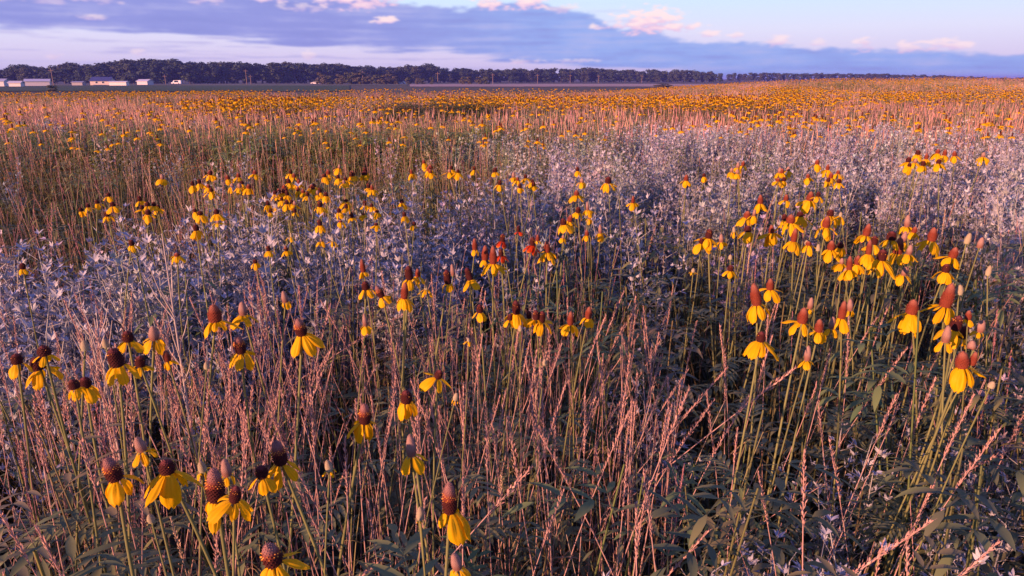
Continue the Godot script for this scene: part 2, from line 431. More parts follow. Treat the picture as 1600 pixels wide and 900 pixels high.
# x, y (photo, base of the cone), cone height, cone width, petal length (photo pixels), kind, tilt (degrees, + leans right), petals
const HEADS := [
	[337, 502, 25, 21, 28, 3, 0, 6], [380, 492, 20, 14, 20, 2, 0, 5], [377, 551, 28, 18, 24, 1, -4, 5], [201, 533, 15, 16, 17, 0, 0, 4], [241, 530, 20, 16, 18, 2, 8, 4],
	[185, 571, 26, 22, 27, 0, -3, 6], [220, 572, 15, 15, 14, 0, 6, 4], [262, 564, 16, 11, 11, 3, -5, 4], [71, 555, 13, 18, 15, 0, -8, 4], [63, 577, 17, 19, 21, 0, -14, 5],
	[28, 568, 13, 15, 16, 0, 0, 3], [118, 607, 13, 15, 18, 0, -12, 5], [134, 604, 14, 16, 21, 0, 10, 5], [133, 547, 14, 12, 0, 4, 0, 0], [166, 542, 12, 10, 0, 4, 0, 0],
	[323, 576, 10, 9, 0, 4, 0, 0], [36, 420, 8, 8, 9, 0, 4, 4], [206, 383, 8, 8, 9, 0, 5, 4], [307, 360, 9, 9, 14, 0, 0, 5], [277, 400, 5, 9, 11, 3, 0, 5],
	[472, 523, 27, 19, 28, 1, -3, 6], [446, 472, 18, 11, 10, 2, -3, 5], [568, 425, 20, 9, 10, 3, -6, 4], [572, 452, 13, 13, 15, 0, 0, 5], [597, 464, 20, 12, 13, 1, -22, 4],
	[632, 466, 26, 13, 20, 3, 3, 6], [640, 436, 22, 14, 17, 0, -3, 5], [653, 432, 13, 9, 12, 3, 4, 5], [666, 452, 18, 8, 15, 4, 4, 5], [700, 443, 23, 13, 14, 0, -2, 4],
	[708, 430, 18, 8, 0, 2, -6, 0], [735, 437, 20, 12, 17, 0, -14, 5], [742, 390, 18, 9, 9, 3, -2, 4], [758, 406, 23, 12, 10, 3, 0, 4], [771, 412, 28, 13, 21, 3, 0, 7],
	[785, 377, 12, 9, 11, 5, 6, 5], [783, 400, 12, 9, 11, 5, -4, 5], [571, 509, 20, 9, 13, 2, 0, 4], [750, 488, 13, 12, 16, 0, 0, 5], [732, 533, 5, 6, 7, 4, 0, 4],
	[683, 590, 14, 14, 24, 0, 24, 5], [797, 500, 10, 10, 12, 0, 0, 5], [420, 392, 8, 7, 11, 0, -4, 5], [448, 392, 9, 6, 9, 1, -8, 5], [455, 370, 6, 5, 8, 4, 0, 4],
	[500, 352, 9, 8, 11, 0, -4, 6], [502, 377, 4, 7, 9, 2, 0, 5], [520, 377, 6, 5, 9, 4, 3, 5], [570, 321, 8, 7, 9, 0, 0, 5], [581, 323, 5, 6, 9, 0, 0, 5],
	[628, 317, 6, 7, 10, 0, 0, 5], [632, 338, 7, 7, 10, 0, 0, 5], [647, 352, 6, 7, 10, 0, 3, 5], [588, 352, 4, 7, 8, 0, 0, 5], [589, 332, 5, 7, 9, 0, 0, 5],
	[568, 336, 4, 5, 8, 3, 0, 5], [550, 340, 8, 7, 9, 0, 0, 5], [530, 332, 7, 7, 10, 0, 0, 5], [532, 347, 3, 6, 9, 3, 0, 5], [541, 315, 4, 7, 12, 0, 0, 6],
	[500, 323, 9, 8, 12, 0, 0, 6], [432, 322, 7, 7, 9, 0, 0, 5], [423, 332, 6, 6, 7, 0, 0, 4], [461, 332, 6, 6, 6, 0, 0, 4],
	[832, 383, 13, 10, 14, 5, 0, 6], [840, 376, 10, 7, 6, 3, 3, 4], [855, 394, 18, 11, 18, 3, 0, 7], [810, 362, 10, 6, 7, 5, 0, 4], [901, 305, 8, 9, 13, 3, 0, 6], [989, 317, 11, 6, 11, 3, -3, 5],
	[918, 328, 13, 6, 11, 2, 0, 5], [903, 332, 9, 9, 12, 0, 0, 5], [890, 346, 11, 9, 17, 3, 12, 6], [881, 351, 10, 11, 15, 0, -6, 5], [880, 372, 5, 6, 9, 2, 0, 5],
	[917, 368, 9, 7, 10, 3, 0, 4], [938, 364, 14, 7, 14, 2, -3, 6], [921, 342, 9, 6, 10, 2, 6, 5], [807, 490, 22, 14, 23, 0, 0, 6], [827, 497, 12, 10, 12, 0, -6, 4],
	[838, 499, 15, 12, 14, 0, 0, 4], [846, 503, 18, 13, 22, 0, 3, 5], [891, 507, 22, 11, 18, 3, 4, 4], [919, 497, 19, 12, 14, 3, 3, 5], [813, 517, 9, 8, 0, 4, 0, 0],
	[851, 570, 10, 8, 0, 4, 0, 0], [1107, 372, 14, 12, 18, 0, 0, 6], [1096, 380, 8, 9, 17, 0, -4, 5], [1127, 378, 12, 8, 12, 2, -3, 5], [1083, 425, 6, 7, 6, 4, 0, 4],
	[1141, 405, 7, 7, 0, 4, 0, 0], [1141, 423, 9, 9, 12, 0, 0, 5], [1167, 340, 10, 12, 17, 3, 0, 6], [1168, 362, 9, 12, 17, 0, 0, 6], [1188, 318, 13, 9, 16, 3, -3, 6],
	[1147, 362, 8, 6, 8, 4, -6, 4], [1178, 337, 10, 6, 12, 2, 0, 5], [1183, 476, 33, 17, 25, 3, -16, 6], [1188, 533, 15, 15, 31, 0, 4, 6], [1203, 452, 17, 12, 18, 3, -4, 5],
	[1253, 504, 23, 16, 25, 3, 3, 5], [1279, 518, 19, 13, 19, 3, 0, 5], [1299, 513, 18, 10, 11, 2, -3, 5], [1315, 497, 26, 12, 20, 3, -2, 5], [1265, 482, 17, 9, 9, 2, 0, 4],
	[1328, 485, 17, 9, 10, 2, -6, 5], [1261, 563, 22, 11, 15, 2, -2, 5], [1424, 490, 20, 17, 28, 3, 3, 5], [1476, 479, 32, 17, 25, 3, 4, 7], [1490, 515, 20, 16, 21, 0, 12, 5],
	[1477, 534, 23, 12, 14, 2, 0, 5], [1502, 528, 18, 12, 19, 0, 8, 5], [1512, 499, 12, 9, 10, 3, 0, 5], [1530, 518, 16, 12, 9, 2, 6, 4], [1503, 574, 22, 18, 27, 3, -6, 6],
	[1518, 570, 18, 10, 0, 3, 8, 0], [1517, 545, 12, 12, 0, 2, 0, 0], [1510, 380, 14, 9, 0, 4, 2, 0], [1530, 387, 14, 9, 0, 2, 0, 0], [1543, 430, 13, 8, 0, 4, 2, 0],
	[1498, 460, 13, 11, 0, 4, 0, 0], [1455, 376, 18, 13, 20, 3, 2, 6], [1488, 402, 14, 12, 15, 3, 8, 5], [1477, 425, 11, 11, 17, 0, 2, 5], [1417, 354, 16, 9, 11, 2, -4, 5],
	[1428, 363, 8, 8, 10, 3, 0, 5], [1353, 368, 17, 11, 18, 3, 6, 6], [1357, 397, 20, 9, 17, 3, 0, 6], [1365, 382, 12, 11, 15, 0, 0, 5], [1377, 406, 15, 14, 26, 0, 2, 7],
	[1392, 375, 12, 14, 13, 0, 0, 5], [1402, 396, 22, 14, 19, 3, 0, 6], [1411, 377, 14, 9, 12, 2, 0, 5], [1420, 397, 13, 9, 13, 2, 0, 5], [1327, 421, 20, 9, 17, 3, -4, 6],
	[1315, 412, 8, 7, 14, 2, 0, 5], [1339, 413, 13, 9, 15, 3, 0, 5], [1298, 390, 13, 12, 19, 3, 0, 6], [1313, 387, 8, 10, 15, 0, 0, 5], [1290, 355, 16, 12, 18, 3, 0, 6],
	[1297, 337, 9, 11, 19, 0, 0, 6], [1313, 338, 6, 6, 14, 4, 6, 5], [1250, 338, 7, 11, 16, 0, 0, 5], [1235, 348, 12, 14, 21, 3, 0, 6], [1226, 344, 9, 9, 13, 0, -6, 5],
	[1240, 377, 19, 10, 18, 3, -2, 6], [1205, 364, 12, 9, 19, 3, 0, 6], [1265, 313, 13, 11, 17, 3, 0, 6], [1278, 307, 7, 7, 10, 0, 0, 5], [1412, 430, 12, 9, 13, 2, 2, 5],
	[1259, 388, 12, 8, 0, 4, 0, 0], [1278, 392, 10, 7, 0, 4, 0, 0], [1228, 313, 9, 8, 10, 3, 0, 5], [1320, 427, 8, 7, 11, 2, 3, 5], [1263, 383, 6, 9, 13, 3, -3, 5],
	[182, 749, 34, 23, 31, 1, -8, 5], [223, 704, 22, 16, 19, 2, -5, 6], [263, 738, 19, 24, 40, 0, 0, 6], [339, 781, 48, 28, 40, 1, 0, 9], [366, 783, 24, 18, 40, 0, 16, 6],
	[317, 736, 16, 13, 12, 4, -4, 4], [355, 743, 26, 16, 14, 2, -3, 4], [237, 815, 12, 12, 0, 4, 0, 0], [570, 660, 32, 21, 31, 1, 0, 6], [635, 628, 20, 20, 27, 0, 0, 5],
	[643, 712, 35, 17, 28, 2, 0, 4], [440, 724, 38, 23, 32, 1, -4, 6], [410, 745, 18, 20, 21, 0, -4, 5], [515, 735, 18, 13, 9, 4, -3, 4], [429, 880, 33, 31, 42, 1, -10, 7],
	[703, 799, 50, 25, 45, 1, -2, 5], [715, 888, 27, 18, 22, 2, -8, 6], [657, 811, 20, 14, 5, 4, 2, 4], [711, 625, 12, 10, 8, 4, 14, 4],
	[1547, 606, 9, 10, 0, 4, 20, 0], [1370, 414, 12, 9, 14, 3, 0, 5], [1435, 402, 10, 8, 0, 4, 0, 0], [1536, 395, 7, 6, 0, 4, 0, 0], [1072, 282, 9, 8, 10, 3, 0, 5], [950, 286, 10, 11, 14, 0, 0, 7], [1100, 276, 5, 6, 8, 0, 0, 5],
	[177, 322, 6, 8, 11, 0, 0, 5], [168, 338, 7, 7, 9, 0, 0, 5], [127, 330, 5, 6, 8, 0, 0, 4], [138, 324, 5, 6, 7, 0, 0, 4], [152, 318, 5, 6, 8, 0, 0, 5], [170, 307, 5, 6, 7, 0, 0, 5],
	[219, 314, 7, 7, 9, 0, 0, 5], [222, 327, 6, 6, 8, 0, 0, 4], [232, 335, 7, 9, 12, 0, 0, 6], [231, 322, 6, 7, 7, 0, 0, 5], [241, 322, 6, 6, 8, 0, 0, 4], [247, 326, 5, 6, 8, 0, 0, 4],
	[313, 336, 6, 8, 12, 0, 0, 5], [305, 331, 5, 6, 9, 0, 0, 4], [339, 334, 7, 8, 12, 0, 0, 6], [341, 348, 3, 6, 7, 2, 0, 4], [399, 411, 6, 7, 9, 0, 0, 5]]

const LOOK := ["dark maroon", "half opened brown", "tall grey pink", "rust brown", "small grey green"]
# what sets the large, near flowers apart (their places in HEADS)
const NAMED := {
	155: "coneflower with pale topped maroon cone leaning over two petals beside a grey one",
	157: "coneflower with short black maroon cone and long flaring petals beside a thick coned one",
	158: "thickest coneflower with full skirt of petals and a maroon cone speckled orange in its middle",
	159: "coneflower tucked against the thick pollen speckled one, petals spilling sideways",
	163: "coneflower with pollen specks over a maroon cone, standing alone among tan grass stems",
	164: "coneflower with squat black cone just behind a taller pollen specked one",
	165: "coneflower with tall smooth mauve cone and few hanging petals",
	166: "coneflower with purple tipped pollen specked cone and star like petals beside a dark one",
	169: "low coneflower with broad maroon cone, its petals folded to one side",
	170: "coneflower with very long maroon cone crowned by orange pollen and three big hanging petals",
	171: "low coneflower with smooth grey pink cone and petals spread flat, under the long coned one",
	97: "coneflower with long tilted rust cone over round petals above a bell shaped one",
	98: "coneflower with closed bell of round petals under a dark red cone by a stem",
	108: "coneflower with long rust cone and ragged wide petals above a tight cluster of heads",
	114: "coneflower with stubby rust cone and drooping petals at the foot of a tight cluster",
	107: "coneflower with stubby cone and four broad drooping petals beside a tall coned one",
	0: "coneflower with round rust cone and full bell of petals above the tan grass",
	2: "coneflower with tall half opened cone below a round bell shaped one",
	20: "coneflower with wide swept petals standing alone before the grey leaved plants",
	64: "coneflower with scarlet petals beside one with yellow petals",
	5: "coneflower with large black maroon cone over a folded skirt of petals beside a smaller one",
	25: "coneflower with tall rust cone over petals spread wide and flat in a loose group",
	34: "coneflower with tall rust cone and six spread petals beside red petalled ones"}

# which stand of flowers a place belongs to, by what grows around it
func area(p: Vector3) -> String:
	var d := -p.z
	if d > 3.4: return "in the far drifts"
	if p.x > 0.45 and d > 1.25: return "in the crowded stand"
	if p.x > 0.35: return "by the dark foliage"
	if d > 1.9: return "behind the grey patch"
	if p.x > -0.35 and d > 0.95: return "near the red ones"
	if d > 0.95: return "before the dead stalks"
	return "among dense tan stalks"

func flower(e: Array, idx: int, height := -1.0, near := true) -> void:
	rng.seed = 1000 + idx * 7919
	var h := height if height > 0 else rr(0.63, 0.70)
	var head := survey(e[0], e[1], h)
	if height < 0 and head.length() > 3.0:
		head.y += land(head.x, head.z)
	var dist := (head - Vector3(0, EYE, 0)).length()
	var per := dist / F                       # metres for one photo pixel here
	var cw: float = e[3] * per * 0.95
	var ch: float = e[2] * per * 1.02
	var pl: float = e[4] * per * 1.12
	var kind: int = e[5]
	var ck := 0 if kind == 5 else kind
	var tilt := deg_to_rad(e[6])
	var root := Vector3(head.x - sin(tilt) * 0.14 + rr(-0.11, 0.11), 0, head.z + rr(-0.08, 0.08))
	root.y = land(root.x, root.z)
	var label := ""
	if NAMED.has(idx): label = NAMED[idx]
	elif e[7] == 0: label = "bare %s coneflower bud without petals, %s" % [LOOK[ck], area(head)]
	elif kind == 5: label = "coneflower with orange red petals among yellow ones"
	else: label = "yellow coneflower with %s%s cone, %s petals, %s" % ["leaning " if absf(e[6]) > 7 else "", LOOK[ck], ["no", "one", "two", "three", "four", "five", "six", "seven", "eight", "nine"][e[7]], area(head)]
	var groups := {0: "coneflowers with dark cones", 1: "coneflowers with half opened cones", 2: "coneflowers with grey pink cones", 3: "coneflowers with rust cones", 4: "coneflowers with young cones", 5: "red petalled coneflowers"}
	var t := thing("coneflower_bud" if e[7] == 0 else "coneflower", root, label, "flower", groups[kind] if e[7] > 0 else "coneflower buds in the meadow")
	# stem
	var axis := Vector3(sin(tilt) + rr(-0.06, 0.06), cos(tilt), rr(-0.02, 0.16)).normalized()
	var hl := head - root
	var mid := hl * 0.55 + Vector3(rr(-0.05, 0.05), 0, rr(-0.04, 0.04)) - axis * 0.06
	var pts := PackedVector3Array()
	var rad := PackedFloat32Array()
	var sr := clampf(cw * 0.115, 0.0009, 0.0019)
	for k in 11:
		var u := k / 10.0
		var a := Vector3(0, -0.01, 0).lerp(mid, u)
		var b := mid.lerp(hl, u)
		pts.append(a.lerp(b, u).lerp(hl, 0.0)); rad.append(sr * lerpf(1.35, 0.9, u))
	var sm := MB.new()
	var tint := rr(0.85, 1.2)
	sm.tube(pts, rad, 6, STEM * tint, STEM * tint)
	for k in sm.c.size(): sm.c[k].a = 1
	part("stem", sm.mesh(M.stem), t)
	# cone
	var yb := axis
	var xb := yb.cross(Vector3(0, 0, 1)).normalized()
	var hb := Basis(xb, yb, xb.cross(yb)) * Basis(Vector3.UP, rr(0, TAU))
	var cm := cone_mesh(ck, ch / cw)
	var asp := maxf(roundi(ch / cw * 3) / 3.0, 0.66)
	var cb := hb.scaled_local(Vector3(cw, ch / asp, cw))
	var co := part("cone", cm[0], t, Transform3D(cb, hl))
	if cm[1] and near and dist < 3.2: part("pollen_ring", cm[1], co)
	# petals
	var np: int = e[7]
	for k in np:
		var a := TAU * (k + rr(-0.22, 0.22)) / np
		var m: Mesh = petals[rng.randi_range(0, 9)] if kind != 5 else petals[10 + k % 2]
		var L := pl * rr(0.8, 1.12)
		if np > 4 and rng.randf() < 0.08: L *= rr(0.5, 0.7)      # a withered one
		var wsc := clampf(4.6 / np, 0.66, 0.98) * (0.6 if kind == 4 else 1.0)
		var pb := hb * Basis(Vector3.UP, a) * Basis(Vector3.RIGHT, rr(-0.34, 0.34)) * Basis(Vector3.BACK, rr(-0.25, 0.25))
		part("petal", m, t, Transform3D(pb.scaled_local(Vector3(L * wsc, L, L)), hl + hb * Vector3(sin(a), 0.05, cos(a)) * cw * 0.33))
	# leaves up the lower stem
	if near and dist < 2.6:
		var nlv := 5 if dist < 1.6 else 3
		for k in nlv:
			var u := rr(0.12, 0.72)
			var kk := int(u * 10)
			var q := pts[kk].lerp(pts[kk + 1], u * 10 - kk)
			var a := rr(0, TAU)
			var s := rr(0.07, 0.12) * (1.15 - 0.5 * u)
			part("leaf", leaves[rng.randi_range(0, 5)], t, Transform3D(Basis(Vector3.UP, a).scaled(Vector3.ONE * s), q))

# ---------------------------------------------------------------- grass
var grass_kit := []    # per variant: [stem mesh, head mesh, blade mesh, MB of all]
const TAN := Color(0.47, 0.29, 0.245)

func make_grass_kit() -> void:
	for k in 12:
		rng.seed = 500 + k
		var h := 1.0
		var lean: float = [0.02, 0.08, 0.03, 0.14, 0.05, 0.10, 0.01, 0.2, 0.06, 0.04, 0.12, 0.09][k]
		var pts := PackedVector3Array()
		var rad := PackedFloat32Array()
		for s in 9:
			var t := s / 8.0
			pts.append(Vector3(lean * pow(t, 2.0), h * t, 0.02 * sin(t * 3.0 + k)))
			rad.append(lerpf(0.0019, 0.0009, t))
		var culm := MB.new()
		culm.tube(pts, rad, 4, TAN, TAN)
		var head := MB.new()
		var hl: float = [0.17, 0.14, 0.2, 0.15, 0.12, 0.19, 0.1, 0.22, 0.16, 0.13, 0.18, 0.15][k]
		var wide: float = [1.0, 0.8, 1.2, 0.9, 0.7, 1.1, 0.6, 1.3, 0.9, 1.5, 1.0, 1.25][k]
		var n := int(hl * 430)
		for s in n:
			var t := float(s) / n
			var u := 1.0 - hl * (1.0 - t)
			var p := Vector3(lean * u * u, u, 0.02 * sin(u * 3.0 + k))
			var env := sin(PI * clampf(t * 0.86 + 0.12, 0, 1))
			var a := s * 2.4 + rr(-0.4, 0.4)
			var out := Vector3(cos(a), 0, sin(a))
			var gap := 1.0 if fmod(t * 7.0 + k * 0.3, 1.0) < 0.8 else 0.3
			p += out * rr(0.0008, 0.0055) * wide * env * gap
			var col := Color(0.54, 0.335, 0.27).lerp(Color(0.42, 0.22, 0.185), rng.randf()) * rr(0.8, 1.2)
			col.a = 1
			var d := (Vector3.UP * 1.5 + out * rr(0.2, 0.7)).normalized()
			head.leaf(p, d, out, rr(0.008, 0.013), 0.0034 * gap * rr(0.8, 1.2), 0.0, 2, 0.5, col, col)
		var blade := MB.new()
		for s in 1:
			var u := rr(0.15, 0.55)
			var a := rr(0, TAU)
			var c0 := Color(0.33, 0.235, 0.14).lerp(Color(0.16, 0.16, 0.07), rng.randf())
			blade.leaf(Vector3(lean * u * u, u, 0.02 * sin(u * 3.0 + k)), Vector3(cos(a) * 0.5, 1, sin(a) * 0.5), Vector3(sin(a), 0.1, cos(a)), rr(0.12, 0.26), 0.0045, rr(0.5, 2.2), 6, 0.3, c0, c0, 1)
		for q in blade.c.size(): blade.c[q].a = 1
		var second := MB.new()
		var sa := rr(0, TAU)
		var su := rr(0.1, 0.5)
		second.leaf(Vector3(lean * su * su, su, 0.02 * sin(su * 3.0 + k)), Vector3(cos(sa) * 0.5, 1, sin(sa) * 0.5), Vector3(sin(sa), 0.1, cos(sa)), rr(0.12, 0.26), 0.0045, rr(0.5, 2.2), 6, 0.3, Color(0.25, 0.20, 0.11), Color(0.25, 0.20, 0.11), 1)
		var all := MB.new()
		for q in [culm, head, blade, second]: all.append(q, Transform3D())
		if k % 2:
			all = MB.new()
			for q in [culm, blade]: all.append(q, Transform3D())
		grass_kit.append([culm.mesh(M.grass), head.mesh(M.grass), blade.mesh(M.grass), all])

# tips of the seed heads that stand out: x, y (photo), lean (degrees, + to the right), height of the tip
const TIPS := [
	[409, 440, 0], [512, 393, 8], [545, 420, 38], [537, 463, -14], [485, 433, 0], [625, 413, 2], [683, 427, 0], [697, 460, 0], [612, 523, 0], [657, 517, 4], [703, 510, 0], [733, 507, 3], [783, 527, 4], [797, 513, 6], [770, 453, 0], [717, 540, 0],
	[933, 468, 6], [945, 500, 16], [967, 502, 26], [987, 517, 14], [1023, 518, 6], [1067, 523, 0], [1082, 547, 26], [820, 537, 3], [880, 537, 0], [870, 480, 0], [900, 563, 6], [1045, 460, 0], [1122, 557, -4], [1182, 527, 36], [1030, 582, 16], [1013, 563, 14], [992, 552, 0], [810, 590, 2], [923, 580, 5], [833, 533, -6],
	[1017, 600, 10], [950, 650, -12], [995, 710, 5], [1050, 658, 5], [997, 793, 2], [1073, 807, 28], [1152, 665, -3], [1117, 610, -8], [1040, 730, -5], [920, 620, 3], [982, 790, 0],
	[1267, 600, 12], [1397, 627, 12], [1380, 617, 8], [1363, 673, -4], [1248, 752, -5], [1293, 747, 0], [1337, 743, 30], [1457, 657, 8], [1448, 750, 14], [1497, 813, 0], [1548, 835, 36], [1422, 878, 4], [1588, 605, 44], 
	[538, 613, 2], [510, 667, -14], [525, 700, 3], [497, 750, -14], [535, 710, 0], [533, 835, 40], [715, 743, 0], [650, 740, 4], [603, 767, 2], [627, 667, 3], [783, 667, 0], [797, 715, 34], [777, 780, 2], [607, 607, 2], [570, 600, 0], [500, 600, 2],
	[15, 630, 4], [53, 610, -4], [25, 688, 4], [33, 607, 0], [130, 660, 2], [273, 670, -14], [218, 643, 2], [343, 660, 4], [367, 650, 3], [353, 660, 8], [377, 643, 14], [97, 807, -12], [50, 800, -5], [5, 807, -8], [130, 760, -4], [220, 850, 14], [323, 817, 6], [170, 620, 5], [300, 660, -3],
	[107, 543, 8], [185, 460, 2], [212, 507, 0], [227, 507, -4], [275, 543, 4], [288, 537, 6], [333, 557, 4], [312, 557, 0], [348, 477, -2], [362, 467, 0], [147, 493, 0], [20, 360, 2], [42, 510, 2], [127, 440, 6], [155, 480, 8], [440, 560, 2], [460, 600, -3], [395, 600, 2], [420, 620, 4], [560, 560, -4], [590, 540, 3], [740, 560, 0], [760, 590, 3], [850, 600, -2], [885, 640, 3], [690, 640, 1], [660, 600, 0]]

func stalk(idx: int, tip: Vector3, lean: float, label: String) -> void:
	rng.seed = 90000 + idx * 131
	var k := rng.randi_range(0, 11)
	var root := Vector3(tip.x - tan(lean) * tip.y, 0, tip.z + rr(-0.05, 0.05))
	root.y = land(root.x, root.z)
	var t := thing("grass_stalk", root, label, "grass", "ripe grass stalks in the near meadow")
	var up := (tip - root)
	var L := up.length()
	var yb := up.normalized()
	var zb := yb.cross(Vector3(cos(idx), 0.0, sin(idx))).normalized()
	# the bend of the stalk follows its lean
	if absf(lean) > 0.1: zb = Vector3(signf(lean), 0, 0).cross(yb).normalized()
	var b := Basis(yb.cross(zb).normalized(), yb, zb).scaled_local(Vector3(L, L, L))
	var thick := rr(0.9, 1.2)
	for j in 3:
		var nm: String = ["culm", "seed_head", "blade"][j]
		part(nm, grass_kit[k][j], t, Transform3D(b.scaled_local(Vector3(thick, 1, thick)), Vector3.ZERO))

# ---------------------------------------------------------------- grey leaved plants
var palm := []       # palmate leaves, unit length
var grey_kit := []   # whole plants: [stem mesh, foliage mesh, MB all, Array of leaf transforms]

func palm_mb(k: int) -> MB:
	var mb := MB.new()
	var n: int = [5, 4, 3, 5][k]
	var c0: Color = Color(0.40, 0.40, 0.44) * float([1.0, 0.88, 1.1, 0.95][k])
	c0.a = 1
	for j in n:
		var a := lerpf(-1.5, 1.5, (j + 0.5) / n) + rr(-0.1, 0.1)
		mb.leaf(Vector3.ZERO, Vector3(sin(a), rr(0.2, 1.0), cos(a)), Vector3.UP, rr(0.8, 1.1) * (1.0 if absf(a) < 0.8 else 0.75), 0.26, rr(0.0, 0.5), 4, 0.28, c0, c0)
	return mb

func make_grey_kit() -> void:
	var pmb := []
	for k in 4:
		rng.seed = 40 + k
		pmb.append(palm_mb(k))
		palm.append(pmb[k].mesh(M.grey))
	for k in 6:
		rng.seed = 60 + k
		var st := MB.new()
		var fo := MB.new()
		var tf := []
		var nb := rng.randi_range(4, 6)
		for b in nb:
			var a := TAU * b / nb + rr(-0.4, 0.4)
			var spread := rr(0.05, 0.24)
			var h := rr(0.72, 1.05)
			var pts := PackedVector3Array()
			var rad := PackedFloat32Array()
			for s in 7:
				var t := s / 6.0
				pts.append(Vector3(cos(a) * spread * pow(t, 1.3), h * t, sin(a) * spread * pow(t, 1.3)) + Vector3(rr(-1, 1), 0, rr(-1, 1)) * 0.012 * t)
				rad.append(lerpf(0.0045, 0.002, t))
			st.tube(pts, rad, 5, Color(0.34, 0.33, 0.32), Color(0.34, 0.33, 0.32))
			for s in 24:
				var t := lerpf(0.2, 1.0, s / 23.0)
				var kk := mini(int(t * 6), 5)
				var q := pts[kk].lerp(pts[kk + 1], t * 6 - kk)
				var az := s * 2.4 + rr(-0.5, 0.5)
				var pet := rr(0.015, 0.09)
				var o := Vector3(cos(az), rr(0.2, 0.9), sin(az)).normalized()
				st.tube(PackedVector3Array([q, q + o * pet]), PackedFloat32Array([0.0016, 0.0012]), 3, Color(0.34, 0.33, 0.32), Color(0.34, 0.33, 0.32))
				var sc := rr(0.036, 0.06) * (1.1 - 0.35 * t)
				var bb := (Basis(Vector3.UP, -az + PI / 2) * Basis(Vector3.RIGHT, rr(-1.3, 0.4))).scaled(Vector3.ONE * sc)
				var tr := Transform3D(bb, q + o * pet)
				var w := rng.randi_range(0, 3)
				tf.append([w, tr])
				fo.append(pmb[w], tr)
		var all := MB.new()
		all.append(st, Transform3D()); all.append(fo, Transform3D())
		grey_kit.append([st.mesh(M.grey), fo.mesh(M.grey), all, tf])

# patches of grey leaved plants: x, distance, half width, half depth
const GREY_PATCH := [[-1.5, 1.85, 0.6, 0.48], [-0.95, 1.95, 0.5, 0.5], [-0.75, 2.5, 0.5, 0.5], [-0.4, 2.1, 0.25, 0.32], [0.05, 3.1, 0.5, 0.65], [0.9, 4.2, 0.9, 1.5], [2.1, 4.6, 1.2, 1.6], [3.4, 4.6, 1.1, 1.2], [2.3, 2.9, 0.5, 0.7], [2.4, 6.6, 1.5, 1.4], [-5.9, 8.3, 0.7, 0.5], [1.0, 5.6, 1.2, 1.0], [2.6, 3.8, 0.9, 0.8], [-0.2, 2.6, 0.2, 0.3], [1.5, 1.75, 0.3, 0.35], [4.6, 7.2, 1.4, 1.2], [4.4, 5.4, 1.2, 1.0], [3.0, 8.0, 1.8, 0.8], [0.2, 6.2, 0.8, 0.5]]

func grey_density(x: float, d: float) -> float:
	var m := 0.0
	for p in GREY_PATCH:
		var u: float = (x - p[0]) / p[2]
		var w: float = (d - p[1]) / p[3]
		m = maxf(m, 1.25 - u * u - w * w)
	return clampf(m * 1.4 + fine.get_noise_2d(x * 40.0, d * 40.0) * 0.5, 0, 1)

# ---------------------------------------------------------------- stuff in masses
func scatter(parent: Node3D, mesh: Mesh, spots: Array) -> void:
	if spots.is_empty(): return
	var mm := MultiMesh.new()
	mm.transform_format = MultiMesh.TRANSFORM_3D
	mm.use_colors = true
	mm.mesh = mesh
	mm.instance_count = spots.size()
	for k in spots.size():
		mm.set_instance_transform(k, spots[k][0])
		mm.set_instance_color(k, spots[k][1])
	var o := MultiMeshInstance3D.new()
	o.name = parent.name + "_mass"
	o.multimesh = mm
	parent.add_child(o, true)

func mass(called: String, label: String, category: String) -> Node3D:
	var o := thing(called, Vector3.ZERO, label, category)
	o.set_meta("kind", "stuff")
	return o

# ripe stalks run from straw through pink to purple, a few still green
func stem_tint(w: float) -> Color:
	var c: Color = [Color(1, 1, 1), Color(1.1, 1.02, 1.0), Color(1.15, 1.35, 1.1), Color(0.78, 0.62, 0.80), Color(0.9, 0.8, 0.85), Color(0.6, 0.85, 0.45)][rng.randi_range(0, 5)]
	return Color(c.r * w, c.g * w, c.b * w)

func turned(x: float, z: float, s: float, lean := 0.1) -> Transform3D:
	var b := Basis(Vector3(rr(-1, 1), 0, rr(-1, 1)).normalized(), rr(0, lean)) * Basis(Vector3.UP, rr(0, TAU))
	return Transform3D(b.scaled(Vector3.ONE * s), Vector3(x, land(x, z) - 0.01, z))

func tuft_mb(n: int, h0: float, h1: float, rad: float, ca: Color, cb: Color, width: float) -> MB:
	var mb := MB.new()
	for k in n:
		var a := rr(0, TAU)
		var r := sqrt(rng.randf()) * rad
		var d := Vector3(cos(a) * rr(0.05, 0.5), 1, sin(a) * rr(0.05, 0.5))
		var c := ca.lerp(cb, rng.randf()) * rr(0.8, 1.2)
		c.a = 1
		mb.leaf(Vector3(cos(a) * r, 0, sin(a) * r), d, Vector3(-sin(a), 0.05, cos(a)), rr(h0, h1), width * rr(0.7, 1.2), rr(0.2, 1.6), 4, 0.25, c, c, 1)
	return mb

